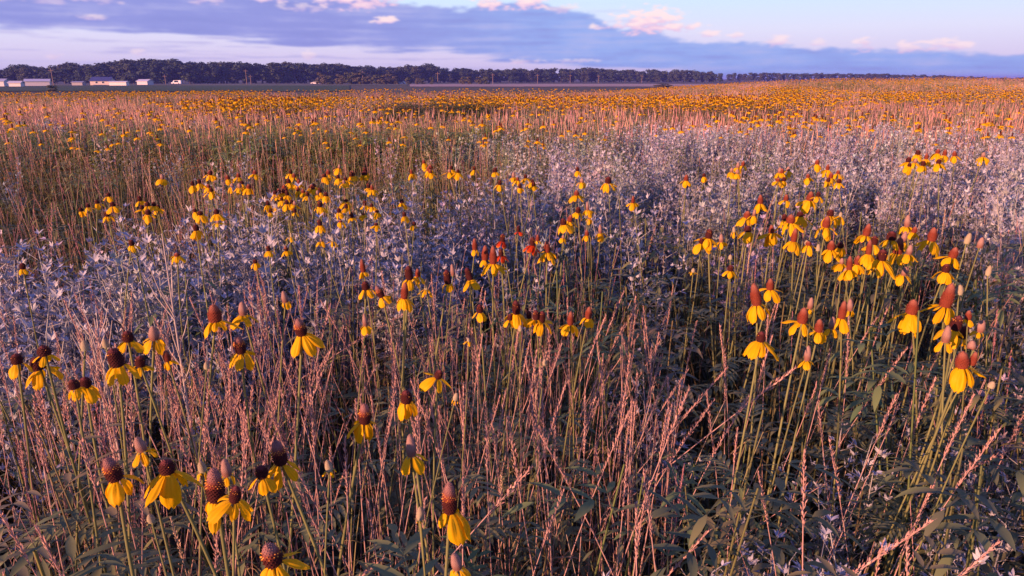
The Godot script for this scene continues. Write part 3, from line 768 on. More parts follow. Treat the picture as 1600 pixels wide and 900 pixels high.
# a clump of ripe grass for the middle distance: simple stalks with a narrow head
func clump_mb(n: int, rad: float, heads: bool) -> MB:
	var mb := MB.new()
	for k in n:
		var a := rr(0, TAU)
		var r := sqrt(rng.randf()) * rad
		var p := Vector3(cos(a) * r, 0, sin(a) * r)
		var tall := rr(0.22, 0.5) if rng.randf() < 0.8 else rr(0.5, 0.7)
		var tip := p + Vector3(rr(-0.2, 0.2) * tall, tall, rr(-0.2, 0.2) * tall)
		var c := Color(0.37, 0.235, 0.205).lerp(Color(0.44, 0.275, 0.245), rng.randf()) * rr(0.7, 1.2)
		mb.tube(PackedVector3Array([p, p.lerp(tip, 0.55) + Vector3(rr(-0.015, 0.015), 0, rr(-0.015, 0.015)), tip]), PackedFloat32Array([0.0018, 0.0015, 0.001]), 3, c, c)
		if heads and rng.randf() < 0.7:
			var hd := (tip - p).normalized()
			var hl := rr(0.05, 0.13)
			var hc := Color(0.47, 0.295, 0.25).lerp(Color(0.38, 0.20, 0.18), rng.randf()) * rr(0.85, 1.15)
			var q := tip - hd * hl
			mb.tube(PackedVector3Array([q, q + hd * hl * 0.3, q + hd * hl * 0.7, tip + hd * 0.01]), PackedFloat32Array([0.001, rr(0.003, 0.0048), rr(0.0025, 0.004), 0.0005]), 4, hc, hc)
		if rng.randf() < 0.7:
			var lc := Color(0.30, 0.23, 0.13).lerp(Color(0.12, 0.14, 0.055), rng.randf())
			mb.leaf(p.lerp(tip, rr(0.05, 0.5)), Vector3(cos(a * 3.0) * 0.6, 1, sin(a * 3.0) * 0.6), Vector3(-sin(a * 3.0), 0, cos(a * 3.0)), rr(0.12, 0.3), 0.006, rr(0.4, 2.0), 4, 0.2, lc, lc, 1)
	for k in mb.c.size(): mb.c[k].a = 1
	return mb

# a whole small flower for the distance
func small_flower_mb(seed_: int) -> MB:
	rng.seed = seed_
	var mb := MB.new()
	mb.tube(PackedVector3Array([Vector3.ZERO, Vector3(rr(-0.02, 0.02), 0.35, rr(-0.02, 0.02)), Vector3(0, 0.68, 0)]), PackedFloat32Array([0.0018, 0.0016, 0.0013]), 3, STEM, STEM)
	var cc: Color = [DARK * 1.5, RUST, RUST, DARK * 2.0][seed_ % 4]
	cc.a = 1
	mb.tube(PackedVector3Array([Vector3(0, 0.675, 0), Vector3(0, 0.685, 0), Vector3(0, 0.70, 0), Vector3(0, 0.71, 0)]), PackedFloat32Array([0.0045, 0.0056, 0.0046, 0.0012]), 6, cc, cc, true)
	for k in 6:
		var a := TAU * k / 6 + rr(-0.2, 0.2)
		var c := Color(0.90, 0.50, 0.004) * rr(0.85, 1.05)
		c.a = 1
		mb.leaf(Vector3(cos(a) * 0.004, 0.678, sin(a) * 0.004), Vector3(cos(a), rr(-0.6, 0.0), sin(a)), Vector3.UP, rr(0.030, 0.038), 0.026, rr(0.5, 1.3), 4, -0.15, c, c)
	return mb

# ---------------------------------------------------------------- trees
var tree_kit := []
func make_tree_kit() -> void:
	for k in 10:
		rng.seed = 300 + k
		var tr := MB.new()
		var cr := MB.new()
		var hgt := 10.0
		var wide: float = [3.6, 4.4, 3.0, 4.0, 4.8, 3.4, 2.6, 4.2, 4.6, 4.2][k]
		tr.tube(PackedVector3Array([Vector3(0, -0.3, 0), Vector3(0.1, 2, 0), Vector3(-0.1, 4.5, 0.1), Vector3(0.1, 7.5, 0)]), PackedFloat32Array([0.32, 0.25, 0.18, 0.06]), 7, Color(0.07, 0.055, 0.045), Color(0.07, 0.055, 0.045))
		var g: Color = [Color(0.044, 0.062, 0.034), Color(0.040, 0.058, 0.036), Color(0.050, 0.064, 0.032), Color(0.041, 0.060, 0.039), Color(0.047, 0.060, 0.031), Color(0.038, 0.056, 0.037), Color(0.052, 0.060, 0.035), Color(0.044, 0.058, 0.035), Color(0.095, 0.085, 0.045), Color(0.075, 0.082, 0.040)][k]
		var lobes := rng.randi_range(17, 21)
		for b in lobes:
			var a := rr(0, TAU)
			var y := rr(0.9, 8.4) if b > 3 else rr(7.4, 8.8)
			var rmax := wide * sqrt(maxf(0.1, 1.0 - pow((y - 3.6) / 6.4, 2.0))) * 0.72
			var ctr := Vector3(cos(a) * rmax * rr(0.4, 1.0), y, sin(a) * rmax * rr(0.4, 1.0))
			var lr := rr(1.1, 1.8)
			tr.tube(PackedVector3Array([Vector3(0, maxf(1.5, y - 1.8), 0), ctr]), PackedFloat32Array([0.09, 0.03]), 4, Color(0.07, 0.055, 0.045), Color(0.07, 0.055, 0.045))
			for s in 80:
				var n := Vector3(rng.randfn(), rng.randfn(), rng.randfn()).normalized()
				var p := ctr + n * lr * pow(rng.randf(), 0.4) * Vector3(1, 0.82, 1)
				if p.y < 0.3: p.y = rr(0.3, 1.0)
				var q := (n + Vector3(rr(-0.7, 0.7), rr(-0.4, 0.9), rr(-0.7, 0.7))).normalized()
				var u := q.cross(Vector3(0.3, 0.9, 0.2)).normalized()
				var w := q.cross(u)
				var sz := rr(0.28, 0.55)
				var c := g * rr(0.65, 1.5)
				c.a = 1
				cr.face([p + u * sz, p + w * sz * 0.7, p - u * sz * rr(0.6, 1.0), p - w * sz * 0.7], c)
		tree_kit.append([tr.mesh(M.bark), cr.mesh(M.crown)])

func tree(called: String, at: Vector3, h: float, w: float, label: String, group: String, k := -1) -> void:
	if k < 0: k = rng.randi_range(0, 7)
	var t := thing(called, at, label, "tree", group)
	var b := Basis(Vector3.UP, rr(0, TAU)).scaled(Vector3(w, h / 10.0, w))
	part("trunk", tree_kit[k][0], t, Transform3D(b, Vector3.ZERO))
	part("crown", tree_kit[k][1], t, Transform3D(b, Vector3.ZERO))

# ---------------------------------------------------------------- buildings, poles, cars
# a gabled building; length along x, gables at the ends
func building(called: String, at: Vector3, turn: float, L: float, D: float, eave: float, ridge: float, wall: Color, roof: Color, label: String, windows: int, door: bool) -> void:
	var t := thing(called, at, label, "building")
	t.rotation.y = turn
	L *= 0.85; D *= 0.85; eave *= 0.85; ridge *= 0.85
	var w := MB.new()
	w.box(Vector3(-L / 2, -0.3, -D / 2), Vector3(L / 2, eave, D / 2), wall)
	for s in [-1, 1]:
		w.face([Vector3(s * L / 2, eave, -D / 2), Vector3(s * L / 2, eave, D / 2), Vector3(s * L / 2, ridge, 0)], wall)
	part("wall", w.mesh(M.paint), t)
	for s in [-1, 1]:
		var r := MB.new()
		var o := 0.35
		var sl: float = (ridge - eave) / (D / 2)
		var a := Vector3(-L / 2 - o, ridge + 0.06, 0)
		var b := Vector3(L / 2 + o, ridge + 0.06, 0)
		var c := Vector3(L / 2 + o, eave - sl * o + 0.06, s * (D / 2 + o))
		var d := Vector3(-L / 2 - o, eave - sl * o + 0.06, s * (D / 2 + o))
		var up := Vector3(0, 0.14, 0)
		r.face([a + up, b + up, c + up, d + up], roof); r.face([d, c, b, a], roof); r.face([d, d + up, c + up, c], roof)
		r.face([a, a + up, d + up, d], roof); r.face([c, c + up, b + up, b], roof)
		part("roof_slope", r.mesh(M.paint), t)
	for k in windows:
		var x := lerpf(-L / 2, L / 2, (k + 1.0) / (windows + 1.0))
		var f := MB.new()
		f.box(Vector3(x - 0.5, 0.8, D / 2), Vector3(x + 0.5, 1.7, D / 2 + 0.06), Color(0.7, 0.7, 0.7))
		var wn := part("window", f.mesh(M.paint), t)
		var g := MB.new()
		g.box(Vector3(x - 0.42, 0.88, D / 2 + 0.05), Vector3(x + 0.42, 1.62, D / 2 + 0.08), Color(0.02, 0.025, 0.03))
		part("pane", g.mesh(M.glass), wn)
	if door:
		var g := MB.new()
		g.box(Vector3(-L / 2 - 0.06, 0, -1.2), Vector3(-L / 2, minf(eave, 2.6), 1.2), Color(0.5, 0.48, 0.46))
		part("door", g.mesh(M.paint), t)

func pole(at: Vector3, h: float, label: String, arm := true) -> void:
	var t := thing("utility_pole", at, label, "pole", "utility poles along the road")
	var m := MB.new()
	m.tube(PackedVector3Array([Vector3(0, -0.3, 0), Vector3(0, h, 0)]), PackedFloat32Array([0.19, 0.13]), 8, Color(0.20, 0.14, 0.10), Color(0.20, 0.14, 0.10), true)
	part("post", m.mesh(M.bark), t)
	if arm:
		var a := MB.new()
		a.box(Vector3(-1.1, h - 0.9, 0.13), Vector3(1.1, h - 0.76, 0.24), Color(0.16, 0.11, 0.08))
		part("crossarm", a.mesh(M.bark), t)
		for s in [-1.0, -0.5, 0.5, 1.0]:
			var g := MB.new()
			g.tube(PackedVector3Array([Vector3(s, h - 0.76, 0.185), Vector3(s, h - 0.6, 0.185)]), PackedFloat32Array([0.05, 0.03]), 6, Color(0.3, 0.3, 0.32), Color(0.3, 0.3, 0.32), true)
			part("insulator", g.mesh(M.paint), t)

func car(at: Vector3, turn: float, col: Color, label: String, van := false) -> void:
	var t := thing("parked_car", at, label, "car", "")
	t.rotation.y = turn
	var prof := [Vector2(-2.2, 0.3), Vector2(-2.2, 0.85), Vector2(-1.3, 0.95), Vector2(-0.7, 1.45), Vector2(1.1, 1.48), Vector2(1.7, 0.98), Vector2(2.2, 0.9), Vector2(2.2, 0.3)]
	if van: prof = [Vector2(-2.5, 0.35), Vector2(-2.5, 0.95), Vector2(-1.7, 1.1), Vector2(-1.1, 2.0), Vector2(2.4, 2.05), Vector2(2.5, 1.9), Vector2(2.5, 0.35)]
	var m := MB.new()
	var a := []
	var b := []
	for p in prof:
		a.append(Vector3(p.x, p.y, 0.85 - maxf(0, p.y - 0.95) * 0.25)); b.append(Vector3(p.x, p.y, -0.85 + maxf(0, p.y - 0.95) * 0.25))
	m.face(a, col)
	var br := b.duplicate(); br.reverse(); m.face(br, col)
	for k in prof.size():
		var j := (k + 1) % prof.size()
		m.face([a[k], b[k], b[j], a[j]], col)
	part("body", m.mesh(M.gloss), t)
	for s in [-1, 1]:
		var w := MB.new()
		var z: float = 0.85 * s
		var top := 1.38 if not van else 1.85
		w.face([Vector3(-1.0, 1.0, z * 0.995 + 0.01 * s), Vector3(-0.65, top, z * 0.9 + 0.01 * s), Vector3(1.0, top, z * 0.9 + 0.01 * s), Vector3(1.4, 1.0, z * 0.995 + 0.01 * s)], Color(0.02, 0.02, 0.025))
		part("side_window", w.mesh(M.glass), t)
		for x in [-1.4, 1.4]:
			var q := MB.new()
			q.tube(PackedVector3Array([Vector3(x, 0.31, z - 0.12 * s), Vector3(x, 0.31, z + 0.03 * s)]), PackedFloat32Array([0.32, 0.32]), 12, Color(0.02, 0.02, 0.02), Color(0.03, 0.03, 0.03), true)
			part("wheel", q.mesh(M.bark), t)

# ---------------------------------------------------------------- scene
func _ready() -> void:
	# camera
	var cam := Camera3D.new()
	cam.name = "camera"
	cam.fov = rad_to_deg(2.0 * atan(450.0 / F))
	cam.near = 0.02
	cam.far = 6000.0
	add_child(cam)
	cam.position = Vector3(0, EYE, 0)
	cam.rotation.x = -pitch
	cam.current = true
	# sky, exposure
	var env := Environment.new()
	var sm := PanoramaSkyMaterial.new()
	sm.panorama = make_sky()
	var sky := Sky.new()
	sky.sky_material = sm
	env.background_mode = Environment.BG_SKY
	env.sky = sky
	env.background_energy_multiplier = 0.52
	env.tonemap_mode = Environment.TONE_MAPPER_LINEAR
	env.tonemap_exposure = 2.15
	env.fog_enabled = true
	env.fog_density = 0.0003
	env.fog_light_color = Color(0.50, 0.54, 0.95)
	env.sdfgi_enabled = true
	env.ssao_enabled = true
	env.ssil_enabled = true
	var we := WorldEnvironment.new()
	we.name = "world"
	we.environment = env
	add_child(we)
	# low evening sun, behind the camera and to the left
	var sun := DirectionalLight3D.new()
	sun.name = "sun"
	sun.light_color = Color(1.0, 0.73, 0.60)
	sun.light_energy = 1.6
	sun.light_angular_distance = 0.5
	sun.shadow_enabled = true
	add_child(sun)
	var az := deg_to_rad(134.0)
	var elv := deg_to_rad(9.5)
	var to_sun := Vector3(-sin(az) * cos(elv), sin(elv), -cos(az) * cos(elv))
	sun.look_at_from_position(to_sun * 50.0, Vector3.ZERO)

	patch.seed = 5; patch.frequency = 0.08; patch.fractal_octaves = 4
	fine.seed = 9; fine.frequency = 0.02; fine.fractal_octaves = 3
	mat("soil", 0.95); mat("petal", 0.6, Color(0.8, 0.8, 0.8)); mat("cone", 0.8); mat("stem", 0.7, Color(0.15, 0.15, 0.1)); mat("leaf", 0.7, Color(0.25, 0.25, 0.2))
	mat("grass", 0.7, Color(0.3, 0.3, 0.3)); mat("grey", 0.75, Color(0.2, 0.2, 0.2)); mat("bark", 0.9); mat("crown", 0.85, Color(0.2, 0.2, 0.2)); mat("paint", 0.6); mat("gloss", 0.3, Color(0, 0, 0), 0.5); mat("glass", 0.1, Color(0, 0, 0), 0.5)

	# ---- land
	make_ground()
	field("crop_field", 0.12, 165, 300, -700, 545, Color(0.035, 0.062, 0.020), Color(0.055, 0.075, 0.030))
	field("hay_field", 0.14, 255, 392, 640, 1190, Color(0.42, 0.29, 0.24), Color(0.34, 0.24, 0.20))
	field("pasture", 0.10, 302, 372, -700, 636, Color(0.10, 0.11, 0.055), Color(0.15, 0.12, 0.075))
	field("road", 0.2, 376, 388, -700, 700, Color(0.34, 0.31, 0.30), Color(0.30, 0.28, 0.27), 2, 80, 0.0)

	# ---- kits
	make_petals(); make_leaves(); make_grass_kit(); make_grey_kit(); make_tree_kit()

	far_country()
	meadow()
	near_plants()

func far_country() -> void:
	rng.seed = 77
	# the wood: top line of the photograph read as tree heights
	var line := [[-60, 112], [0, 111], [25, 105], [45, 104], [60, 106], [80, 108], [108, 101], [125, 104], [150, 103], [170, 98], [200, 95], [250, 95], [280, 96], [310, 99], [340, 99], [400, 100], [450, 100], [490, 100], [530, 103], [560, 106], [610, 107], [640, 105], [670, 104], [690, 107], [702, 111], [720, 110], [760, 111], [800, 110], [850, 110], [900, 110], [915, 108], [950, 111], [1000, 112], [1060, 112], [1100, 114], [1127, 117]]
	var px := -60.0
	while px < 1127.0:
		var d := lerpf(405.0, 610.0, sstep(150, 1150, px))
		for row in 2:
			var q := far_at(px + rr(-3, 3), d + row * 11.0 + rr(-3, 3))
			var top := table(line, px) + rr(-1.6, 1.8)
			var base := 123.0 + F / cos(pitch) * (EYE - q.y) / -q.z
			var h := (base - top + 2.5) * -q.z * cos(pitch) / F
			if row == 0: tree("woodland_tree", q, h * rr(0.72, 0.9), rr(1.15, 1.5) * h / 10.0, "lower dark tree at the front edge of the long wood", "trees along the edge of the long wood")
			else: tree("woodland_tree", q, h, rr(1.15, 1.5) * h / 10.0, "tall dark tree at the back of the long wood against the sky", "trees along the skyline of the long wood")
		px += rr(7.5, 11.0)
	px = 1141.0
	while px < 1610.0:
		var d := 760.0
		var top := table([[1141, 114.5], [1200, 113], [1230, 114], [1300, 114.5], [1400, 116], [1500, 118.5], [1560, 121], [1620, 122]], px) + rr(-1.0, 1.2)
		var q := far_at(px, d + rr(-8, 8))
		var base := 123.0 + F / cos(pitch) * (EYE - q.y) / -q.z
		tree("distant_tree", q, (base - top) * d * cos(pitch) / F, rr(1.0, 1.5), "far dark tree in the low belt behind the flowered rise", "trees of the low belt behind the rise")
		px += rr(6.0, 9.0)
	# small sunlit trees in front of the wood
	for e in [[502, 113, 18], [516, 117, 16], [532, 115, 18], [548, 112, 22], [562, 113, 22], [590, 116, 20], [606, 115, 24], [616, 118, 14], [638, 120, 11], [653, 121, 10], [660, 122, 9], [674, 120, 7], [722, 120, 9], [732, 119, 12], [748, 119, 12], [760, 119, 13], [575, 118, 14]]:
		var d := 372.0
		var q := far_at(e[0], d)
		var h: float = (131.0 - e[1]) * d / F
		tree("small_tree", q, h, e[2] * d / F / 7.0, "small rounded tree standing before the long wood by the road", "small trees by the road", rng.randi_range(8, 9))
	# lone shrubs
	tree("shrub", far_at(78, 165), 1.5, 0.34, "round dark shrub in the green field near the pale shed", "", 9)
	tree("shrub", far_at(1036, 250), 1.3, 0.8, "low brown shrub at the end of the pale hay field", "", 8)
	# farm buildings at the left
	var white := Color(0.56, 0.53, 0.53)
	building("farm_house", far_at(-4, 268), 0.15, 7.0, 5.5, 2.2, 3.1, white, Color(0.36, 0.37, 0.44), "pale low house with grey roof beside a small annex", 2, true)
	building("annex", far_at(24, 262), 0.15, 4.6, 3.0, 1.6, 2.2, white, Color(0.45, 0.45, 0.50), "small pale annex in front of the low house", 0, true)
	building("metal_shed", far_at(58, 285), 0.5, 9.5, 6.5, 2.1, 3.0, Color(0.60, 0.56, 0.55), Color(0.48, 0.49, 0.55), "long pale metal shed with sunlit gable beside the utility pole", 0, true)
	building("farm_house", far_at(160, 320), 0.12, 9.5, 7.5, 2.2, 4.0, Color(0.50, 0.42, 0.38), Color(0.05, 0.06, 0.16), "house with deep blue roof at the foot of the wood", 2, true)
	building("trailer_home", far_at(185, 300), 0.06, 8.0, 3.2, 1.7, 2.0, Color(0.62, 0.58, 0.57), Color(0.55, 0.54, 0.56), "low white trailer home in front of the blue roofed house", 0, false)
	building("garage", far_at(226, 340), -0.2, 6.5, 5.0, 1.9, 2.8, Color(0.45, 0.45, 0.50), Color(0.46, 0.47, 0.54), "small grey garage apart from the houses under the wood", 0, true)
	building("garage", far_at(122, 310), 0.1, 5.0, 4.0, 1.5, 1.9, Color(0.30, 0.28, 0.30), Color(0.25, 0.25, 0.32), "low dark outbuilding between the shed and the blue roofed house", 0, true)
	# poles
	var poles := [[82, 300, 107.5, "utility pole beside the long pale metal shed"], [258, 372, 117, "slim utility pole before the darkest part of the wood"], [385, 372, 109, "tall utility pole next to a shorter one by the road"], [391.5, 374, 117, "shorter utility pole next to a tall one by the road"], [567, 372, 111.5, "tall utility pole among the small roadside trees"], [575, 374, 114.5, "shorter utility pole among the small roadside trees"], [684, 378, 113, "utility pole where the small roadside trees thin out"], [770, 400, 115, "utility pole beyond the last small roadside trees"], [840, 440, 116, "thin utility pole before the far part of the wood"], [891, 470, 116.5, "thin utility pole before the far part of the wood"], [935, 500, 117.5, "thin utility pole before the far part of the wood"], [1003, 520, 117.5, "thin utility pole before the far part of the wood"], [1310, 700, 118, "faint utility pole at the far tree belt"]]
	for p in poles:
		var q := far_at(p[0], p[1])
		var base := 123.0 + F / cos(pitch) * (EYE - q.y) / -q.z
		pole(q, (base - p[2]) * -q.z * cos(pitch) / F, p[3])
	# cars
	car(far_at(275, 380), 0.0, Color(0.7, 0.68, 0.66), "white van on the road before the dark wood", true)
	car(far_at(492, 380), 0.05, Color(0.62, 0.58, 0.55), "pale car on the road left of the small trees")
	car(far_at(515, 379), 0.0, Color(0.03, 0.03, 0.035), "black car behind the pale car on the road")
	car(far_at(556, 379), 0.1, Color(0.05, 0.03, 0.03), "dark red car beside the tall pole among small trees")
	car(far_at(592, 379), 0.0, Color(0.03, 0.035, 0.05), "dark blue car under the small trees")
	car(far_at(608, 381), 0.0, Color(0.04, 0.04, 0.04), "charcoal car next to the dark blue one")
	car(far_at(627, 380), -0.1, Color(0.5, 0.47, 0.46), "silver car at the end of the small trees")

func meadow() -> void:
	# the masses behind the individual plants: middle distance and far meadow
	rng.seed = 21
	var clumps := []
	for k in 4: clumps.append(clump_mb(26, 0.3, true).mesh(M.grass))
	var tufts := []
	for k in 3: tufts.append(tuft_mb(16, 0.14, 0.42, 0.07, Color(0.05, 0.062, 0.026), Color(0.13, 0.10, 0.05), 0.006).mesh(M.leaf))
	var forb := []
	for k in 3:
		var mb := MB.new()
		for s in 3:
			var r := Vector3(rr(-0.05, 0.05), 0, rr(-0.05, 0.05))
			var h := rr(0.3, 0.55)
			mb.tube(PackedVector3Array([r, r + Vector3(rr(-0.05, 0.05), h, rr(-0.05, 0.05))]), PackedFloat32Array([0.002, 0.0012]), 4, STEM, STEM)
			for q in 7:
				mb.append(leaf_mb(3, q + k), Transform3D(Basis(Vector3.UP, rr(0, TAU)).scaled(Vector3.ONE * rr(0.06, 0.11)), r + Vector3(0, h * rr(0.15, 1.0), 0)))
		for q in mb.c.size(): mb.c[q].a = 1
		forb.append(mb.mesh(M.leaf))
	var g_sp := [[], [], [], []]
	var n_sp := []
	for k in 12: n_sp.append([])
	var u_sp := [[], [], []]
	var f_sp := [[], [], []]
	var s_sp := [[], [], [], [], [], []]
	var fl_sp := [[], [], [], []]
	var half := 0.80
	# near ground, all round the camera so that the plants behind it shade the foreground
	for k in 29000:
		var x := rr(-6.5, 6.5)
		var z := rr(-7.0, 3.5)
		var d := sqrt(x * x + z * z)
		if d < 0.42: continue
		if z > -0.2 and x > 1.5: continue
		if z < 0 and absf(x) > -z * half + 1.6 and x > 0: continue
		if z < 0 and x < 0 and -x > -z * half + 3.4: continue
		var gd := grey_density(x, -z)
		var hole := exp(-pow((x - 0.42) / 0.2, 2) - pow((-z - 1.5) / 0.55, 2))
		var right := sstep(0.25, 0.6, x) * (1.0 - sstep(1.9, 2.6, -z)) * (1.0 if z < 0.2 else 0.0)
		var pn := patch.get_noise_2d(x * 9.0, z * 9.0)
		var pg := clampf(0.62 + pn * 1.2 - gd * 0.85 - hole * 0.75 - right * 0.5, 0.03, 1.0)
		var w := 1.0 + 0.35 * patch.get_noise_2d(x * 3.0 + 50, z * 3.0)
		var tint := Color(w * rr(0.85, 1.15), w * rr(0.85, 1.12), w * rr(0.85, 1.1))
		var roll := rng.randf()
		if roll < 0.42:
			if rng.randf() < pg and (d > 0.9 or z > 0.1):
				n_sp[rng.randi_range(0, 11)].append([turned(x, z, rr(0.42, 0.70) if d > 1.7 else rr(0.34, 0.56), 0.5 if rng.randf() < 0.1 else 0.18), stem_tint(w * rr(0.8, 1.2))])
		elif roll < 0.72:
			u_sp[rng.randi_range(0, 2)].append([turned(x, z, rr(0.6, 1.25), 0.25), tint])
		elif roll < 0.88:
			if rng.randf() < 0.55 + right * 0.45 - gd * 0.25: f_sp[rng.randi_range(0, 2)].append([turned(x, z, rr(0.8, 1.25) + right * 0.15, 0.2), tint])
		elif rng.randf() < gd * 0.95 and d > 1.3:
			s_sp[rng.randi_range(0, 5)].append([turned(x, z, rr(0.42, 0.62), 0.15), tint])
	# the dense stand of stalks in the foreground
	for k in 6600:
		var z := rr(-3.4, 0.6)
		var x := rr(-1, 1) * (1.0 + absf(z) * 0.8)
		if x * x + z * z < 0.2: continue
		var gd := grey_density(x, -z)
		var hole := exp(-pow((x - 0.42) / 0.2, 2) - pow((-z - 1.5) / 0.6, 2))
		var right := sstep(0.25, 0.6, x)
		var pn := patch.get_noise_2d(x * 14.0 + 7.0, z * 14.0)
		if rng.randf() > clampf(0.75 + pn * 1.6 - gd * 0.85 - hole * 0.8 - right * 0.72, 0.05, 1.0): continue
		var w := rr(0.8, 1.2)
		var front := -z < 0.85 and absf(x) < 0.9 and z < 0.1
		if front and rng.randf() < 0.6: continue
		var hgt := rr(0.34, 0.54) if front or z > -0.6 else rr(0.42, 0.60)
		var v := rng.randi_range(0, 11)
		if front or rng.randf() < 0.3: v |= 1
		n_sp[v].append([turned(x, z, hgt, 0.55 if rng.randf() < 0.12 else 0.14), stem_tint(w)])
	# middle distance, seven to twenty-two metres, then on to a hundred
	for k in 36000:
		var d := 6.0 * pow(18.0, pow(rng.randf(), 0.92))
		var a := rr(-half, half)
		var x := a * d
		var z := -d
		var pn := patch.get_noise_2d(x * 1.1, z * 1.1)
		var pm := patch.get_noise_2d(x * 0.5 + 200, z * 0.5)
		var gd := grey_density(x, d) if d < 10.0 else 0.0
		var kind := patch.get_noise_2d(x * 0.9 + 400, z * 1.8)
		var kind2 := patch.get_noise_2d(x * 0.35 + 700, z * 0.9)
		var w := 1.15 + 0.4 * pn
		var hue := Color(1, 1, 1).lerp(Color(0.78, 0.84, 0.6), sstep(0.05, 0.4, kind)).lerp(Color(0.88, 0.72, 0.8), sstep(0.08, 0.4, kind2)).lerp(Color(1.15, 1.15, 0.98), sstep(0.05, 0.4, -kind))
		var tint := Color(hue.r * w * rr(0.85, 1.15), hue.g * w * rr(0.85, 1.15), hue.b * w * rr(0.85, 1.15))
		var big := 1.0 + 0.5 * sstep(20, 60, d)
		var roll := rng.randf()
		var share := clampf(0.46 - kind * 0.6 - gd * 0.35, 0.15, 0.72)
		if roll < share:
			g_sp[rng.randi_range(0, 3)].append([turned(x, z, rr(0.75, 1.05), 0.12).scaled_local(Vector3(big * 1.2, 1, big * 1.2)), tint])
		elif roll < 0.86:
			if gd > 0.1 and rng.randf() < gd: s_sp[rng.randi_range(0, 5)].append([turned(x, z, rr(0.4, 0.6), 0.15), tint])
			else: f_sp[rng.randi_range(0, 2)].append([turned(x, z, rr(0.9, 1.25), 0.2).scaled_local(Vector3(big * 1.5, 1, big * 1.5)), Color(tint.r * 1.35, tint.g * 1.3, tint.b * 1.2)])
		else:
			u_sp[rng.randi_range(0, 2)].append([turned(x, z, rr(1.0, 1.5), 0.2).scaled_local(Vector3(big * 1.5, 1, big * 1.5)), tint])
	# dark leafy patch in the middle of the meadow
	for k in 260:
		var x := rr(-2.0, -0.35)
		var z := -11.4 + rr(-0.9, 0.9)
		f_sp[k % 3].append([turned(x, z, rr(1.1, 1.5), 0.2).scaled_local(Vector3(1.6, 1, 1.6)), Color(0.6, 0.6, 0.6)])
	# far flowers
	for k in 90000:
		var d := 4.6 * pow(19.0, pow(rng.randf(), 0.7))
		var a := rr(-half, half)
		var x := a * d
		var z := -d
		var c := patch.get_noise_2d(x * 1.6 + 90, z * 1.6) + 0.6 * patch.get_noise_2d(x * 0.4 + 20, z * 0.4)
		var keep := sstep(0.1, 0.5, c + 0.14 * sstep(8, 30, d))
		if d < 8.0: keep *= 0.55
		keep = maxf(keep, 0.04 if d < 14.0 else 0.02)
		if grey_density(x, d) > 0.3: keep *= 0.35
		if rng.randf() > keep: continue
		fl_sp[rng.randi_range(0, 3)].append([turned(x, z, rr(0.85, 1.12), 0.12), Color.WHITE])
	var n := mass("prairie_grass", "pinkish tan ripe prairie grass covering the whole meadow", "grass")
	for k in 4: scatter(n, clumps[k], g_sp[k])
	for k in 12: scatter(n, grass_kit[k][3].mesh(M.grass), n_sp[k])
	n = mass("undergrowth", "dull green short blades between the grass stalks", "undergrowth")
	for k in 3: scatter(n, tufts[k], u_sp[k])
	n = mass("leafy_growth", "dark green divided leaves growing low among the stems", "foliage")
	for k in 3: scatter(n, forb[k], f_sp[k])
	n = mass("grey_leaved_growth", "silvery grey leaved plants massed in broad patches of the meadow", "plants")
	for k in 6: scatter(n, grey_kit[k][2].mesh(M.grey), s_sp[k])
	n = mass("far_flowers", "yellow flowers dotting the far meadow up to the horizon", "flowers")
	for k in 4: scatter(n, small_flower_mb(4 + k).mesh(M.flower if M.has("flower") else M.petal), fl_sp[k])

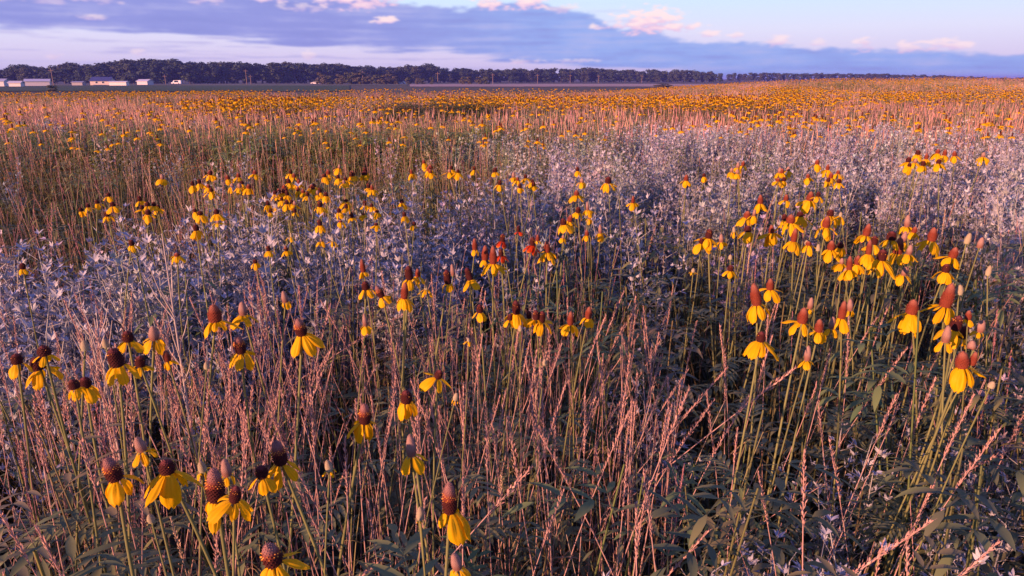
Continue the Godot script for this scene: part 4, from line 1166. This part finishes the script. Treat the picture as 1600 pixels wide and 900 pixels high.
func near_plants() -> void:
	# every coneflower that can be told apart
	for k in HEADS.size(): flower(HEADS[k], k)
	# the next largest, in the loose drifts behind: centre x, y, half width, half height (photo), count
	rng.seed = 31
	var drifts := [[470, 300, 75, 24, 34], [350, 287, 70, 18, 12], [560, 275, 40, 14, 10], [690, 268, 45, 16, 9], [830, 280, 60, 16, 10], [1265, 278, 60, 14, 10], [1180, 268, 40, 10, 6], [1450, 250, 60, 14, 9], [1500, 245, 30, 12, 7], [90, 285, 70, 22, 9], [280, 300, 40, 14, 7]]
	var more := []
	for g in drifts:
		for k in g[4]:
			more.append([g[0] + rng.randfn() * g[2] * 0.6, g[1] + rng.randfn() * g[3] * 0.6, rr(5, 8), rr(5.5, 7.5), rr(8, 11), [0, 0, 0, 3, 3, 2][rng.randi_range(0, 5)], rr(-6, 6), rng.randi_range(4, 6)])
	var room := 300 - HEADS.size()
	for k in mini(more.size(), room): flower(more[k], 400 + k, 0.68, true)

	# grass stalks: those whose seed heads stand out, then the nearest of the rest
	rng.seed = 41
	for k in TIPS.size():
		var e: Array = TIPS[k]
		var tip := survey(e[0], e[1], rr(0.54, 0.65))
		var lean := deg_to_rad(e[2])
		var lb := "upright tan grass stalk with narrow seed head, %s" % area(tip)
		if absf(e[2]) > 24: lb = "tan grass stalk leaning far over, %s" % area(tip)
		elif absf(e[2]) > 9: lb = "tan grass stalk leaning slightly, %s" % area(tip)
		stalk(k, tip, lean, lb)
	for k in 300 - TIPS.size():
		rng.seed = 7000 + k
		var px := rr(0, 1050) if k % 11 else rr(1050, 1600)
		var tip := survey(px, rr(440, 640), rr(0.54, 0.64))
		stalk(400 + k, tip, rr(-0.14, 0.2), "thin tan grass stalk, %s" % area(tip))

	# grey leaved plants near enough to show their leaves
	rng.seed = 51
	var spots := [[1040, 560], [1065, 640], [1010, 610], [1180, 790], [1230, 830], [1320, 660], [1350, 700], [1560, 720], [1590, 690], [915, 880], [1540, 640], [1520, 800], [960, 540], [40, 640], [20, 680], [1580, 800], [1140, 850], [1270, 860], [1480, 620], [100, 580], [1390, 850]]
	for k in spots.size():
		var e: Array = spots[k]
		var h := rr(0.36, 0.48)
		var top := survey(e[0], e[1], h)
		var t := thing("grey_leaved_plant", Vector3(top.x, 0, top.z), "low grey leaved plant with palm shaped leaves in the shade between stalks", "plant", "grey leaved plants in the foreground")
		var kit: Array = grey_kit[k % 6]
		var b := Basis(Vector3.UP, rr(0, TAU)).scaled(Vector3.ONE * h)
		part("stem", kit[0], t, Transform3D(b, Vector3(0, -0.01, 0)))
		for q in kit[3].size():
			if q % 3 != 1: part("leaf", palm[kit[3][q][0]], t, Transform3D(b, Vector3(0, -0.01, 0)) * kit[3][q][1])
	for k in 279:
		rng.seed = 8000 + k
		var g: Array = GREY_PATCH[k % 10]
		var x: float = g[0] + rng.randfn() * g[2] * 0.55
		var z: float = -g[1] + rng.randfn() * g[3] * 0.55
		if z > -1.4: z = -1.4 - rr(0.0, 0.5)
		var h := rr(0.46, 0.66)
		var t := thing("grey_leaved_plant", Vector3(x, land(x, z), z), "%s silvery grey leaved plant %s" % ["tall" if h > 0.56 else "short", ["beside the pale dead stalk", "between dead stalk and flowers", "under the far drift of flowers", "behind the loose row of flowers", "behind the red petalled flowers", "in the wide pale patch near its middle", "below the crowded stand of flowers", "at the outer end of the wide patch", "behind the crowded stand of flowers", "at the back of the wide patch"][k % 10]], "plant", "grey leaved plants in the pale patches")
		var kit: Array = grey_kit[k % 6]
		var b := Basis(Vector3.UP, rr(0, TAU)).scaled(Vector3.ONE * h)
		part("stem", kit[0], t, Transform3D(b, Vector3(0, -0.01, 0)))
		part("foliage", kit[1], t, Transform3D(b, Vector3(0, -0.01, 0)))

	# pale dead stalks with fine side branches
	var dead := [[253, 365, 0.78, "tall pale dead stalk with fine side branches rising from grey leaved plants"], [147, 497, 0.62, "short bleached dead stalk with forked top beside dark coned flowers"], [140, 512, 0.6, "bleached twiggy stalk leaning against a forked dead one"], [712, 245, 0.7, "pale feathery dead stalk far off in the flower drift"]]
	for k in dead.size():
		rng.seed = 9100 + k
		var e: Array = dead[k]
		var tip := survey(e[0], e[1], e[2])
		var t := thing("dead_stalk", Vector3(tip.x, land(tip.x, tip.z), tip.z), e[3], "stalk")
		var m := MB.new()
		var c := Color(0.50, 0.42, 0.37)
		var h: float = e[2]
		m.tube(PackedVector3Array([Vector3(0.02, -0.01, 0), Vector3(0.0, h * 0.5, 0), Vector3(0, h, 0)]), PackedFloat32Array([0.003, 0.0026, 0.001]), 5, c, c)
		part("stem", m.mesh(M.grass), t)
		for s in 14:
			var w := MB.new()
			var u := rr(0.45, 0.97)
			var a := rr(0, TAU)
			var L := rr(0.04, 0.13) * (1.3 - u)* 1.6
			var p := Vector3(0, h * u, 0)
			var o := Vector3(cos(a) * 0.5, 1, sin(a) * 0.5).normalized()
			w.tube(PackedVector3Array([p, p + o * L * 0.6, p + o * L + Vector3(0, L * 0.2, 0)]), PackedFloat32Array([0.0014, 0.001, 0.0005]), 4, c, c)
			part("twig", w.mesh(M.grass), t)
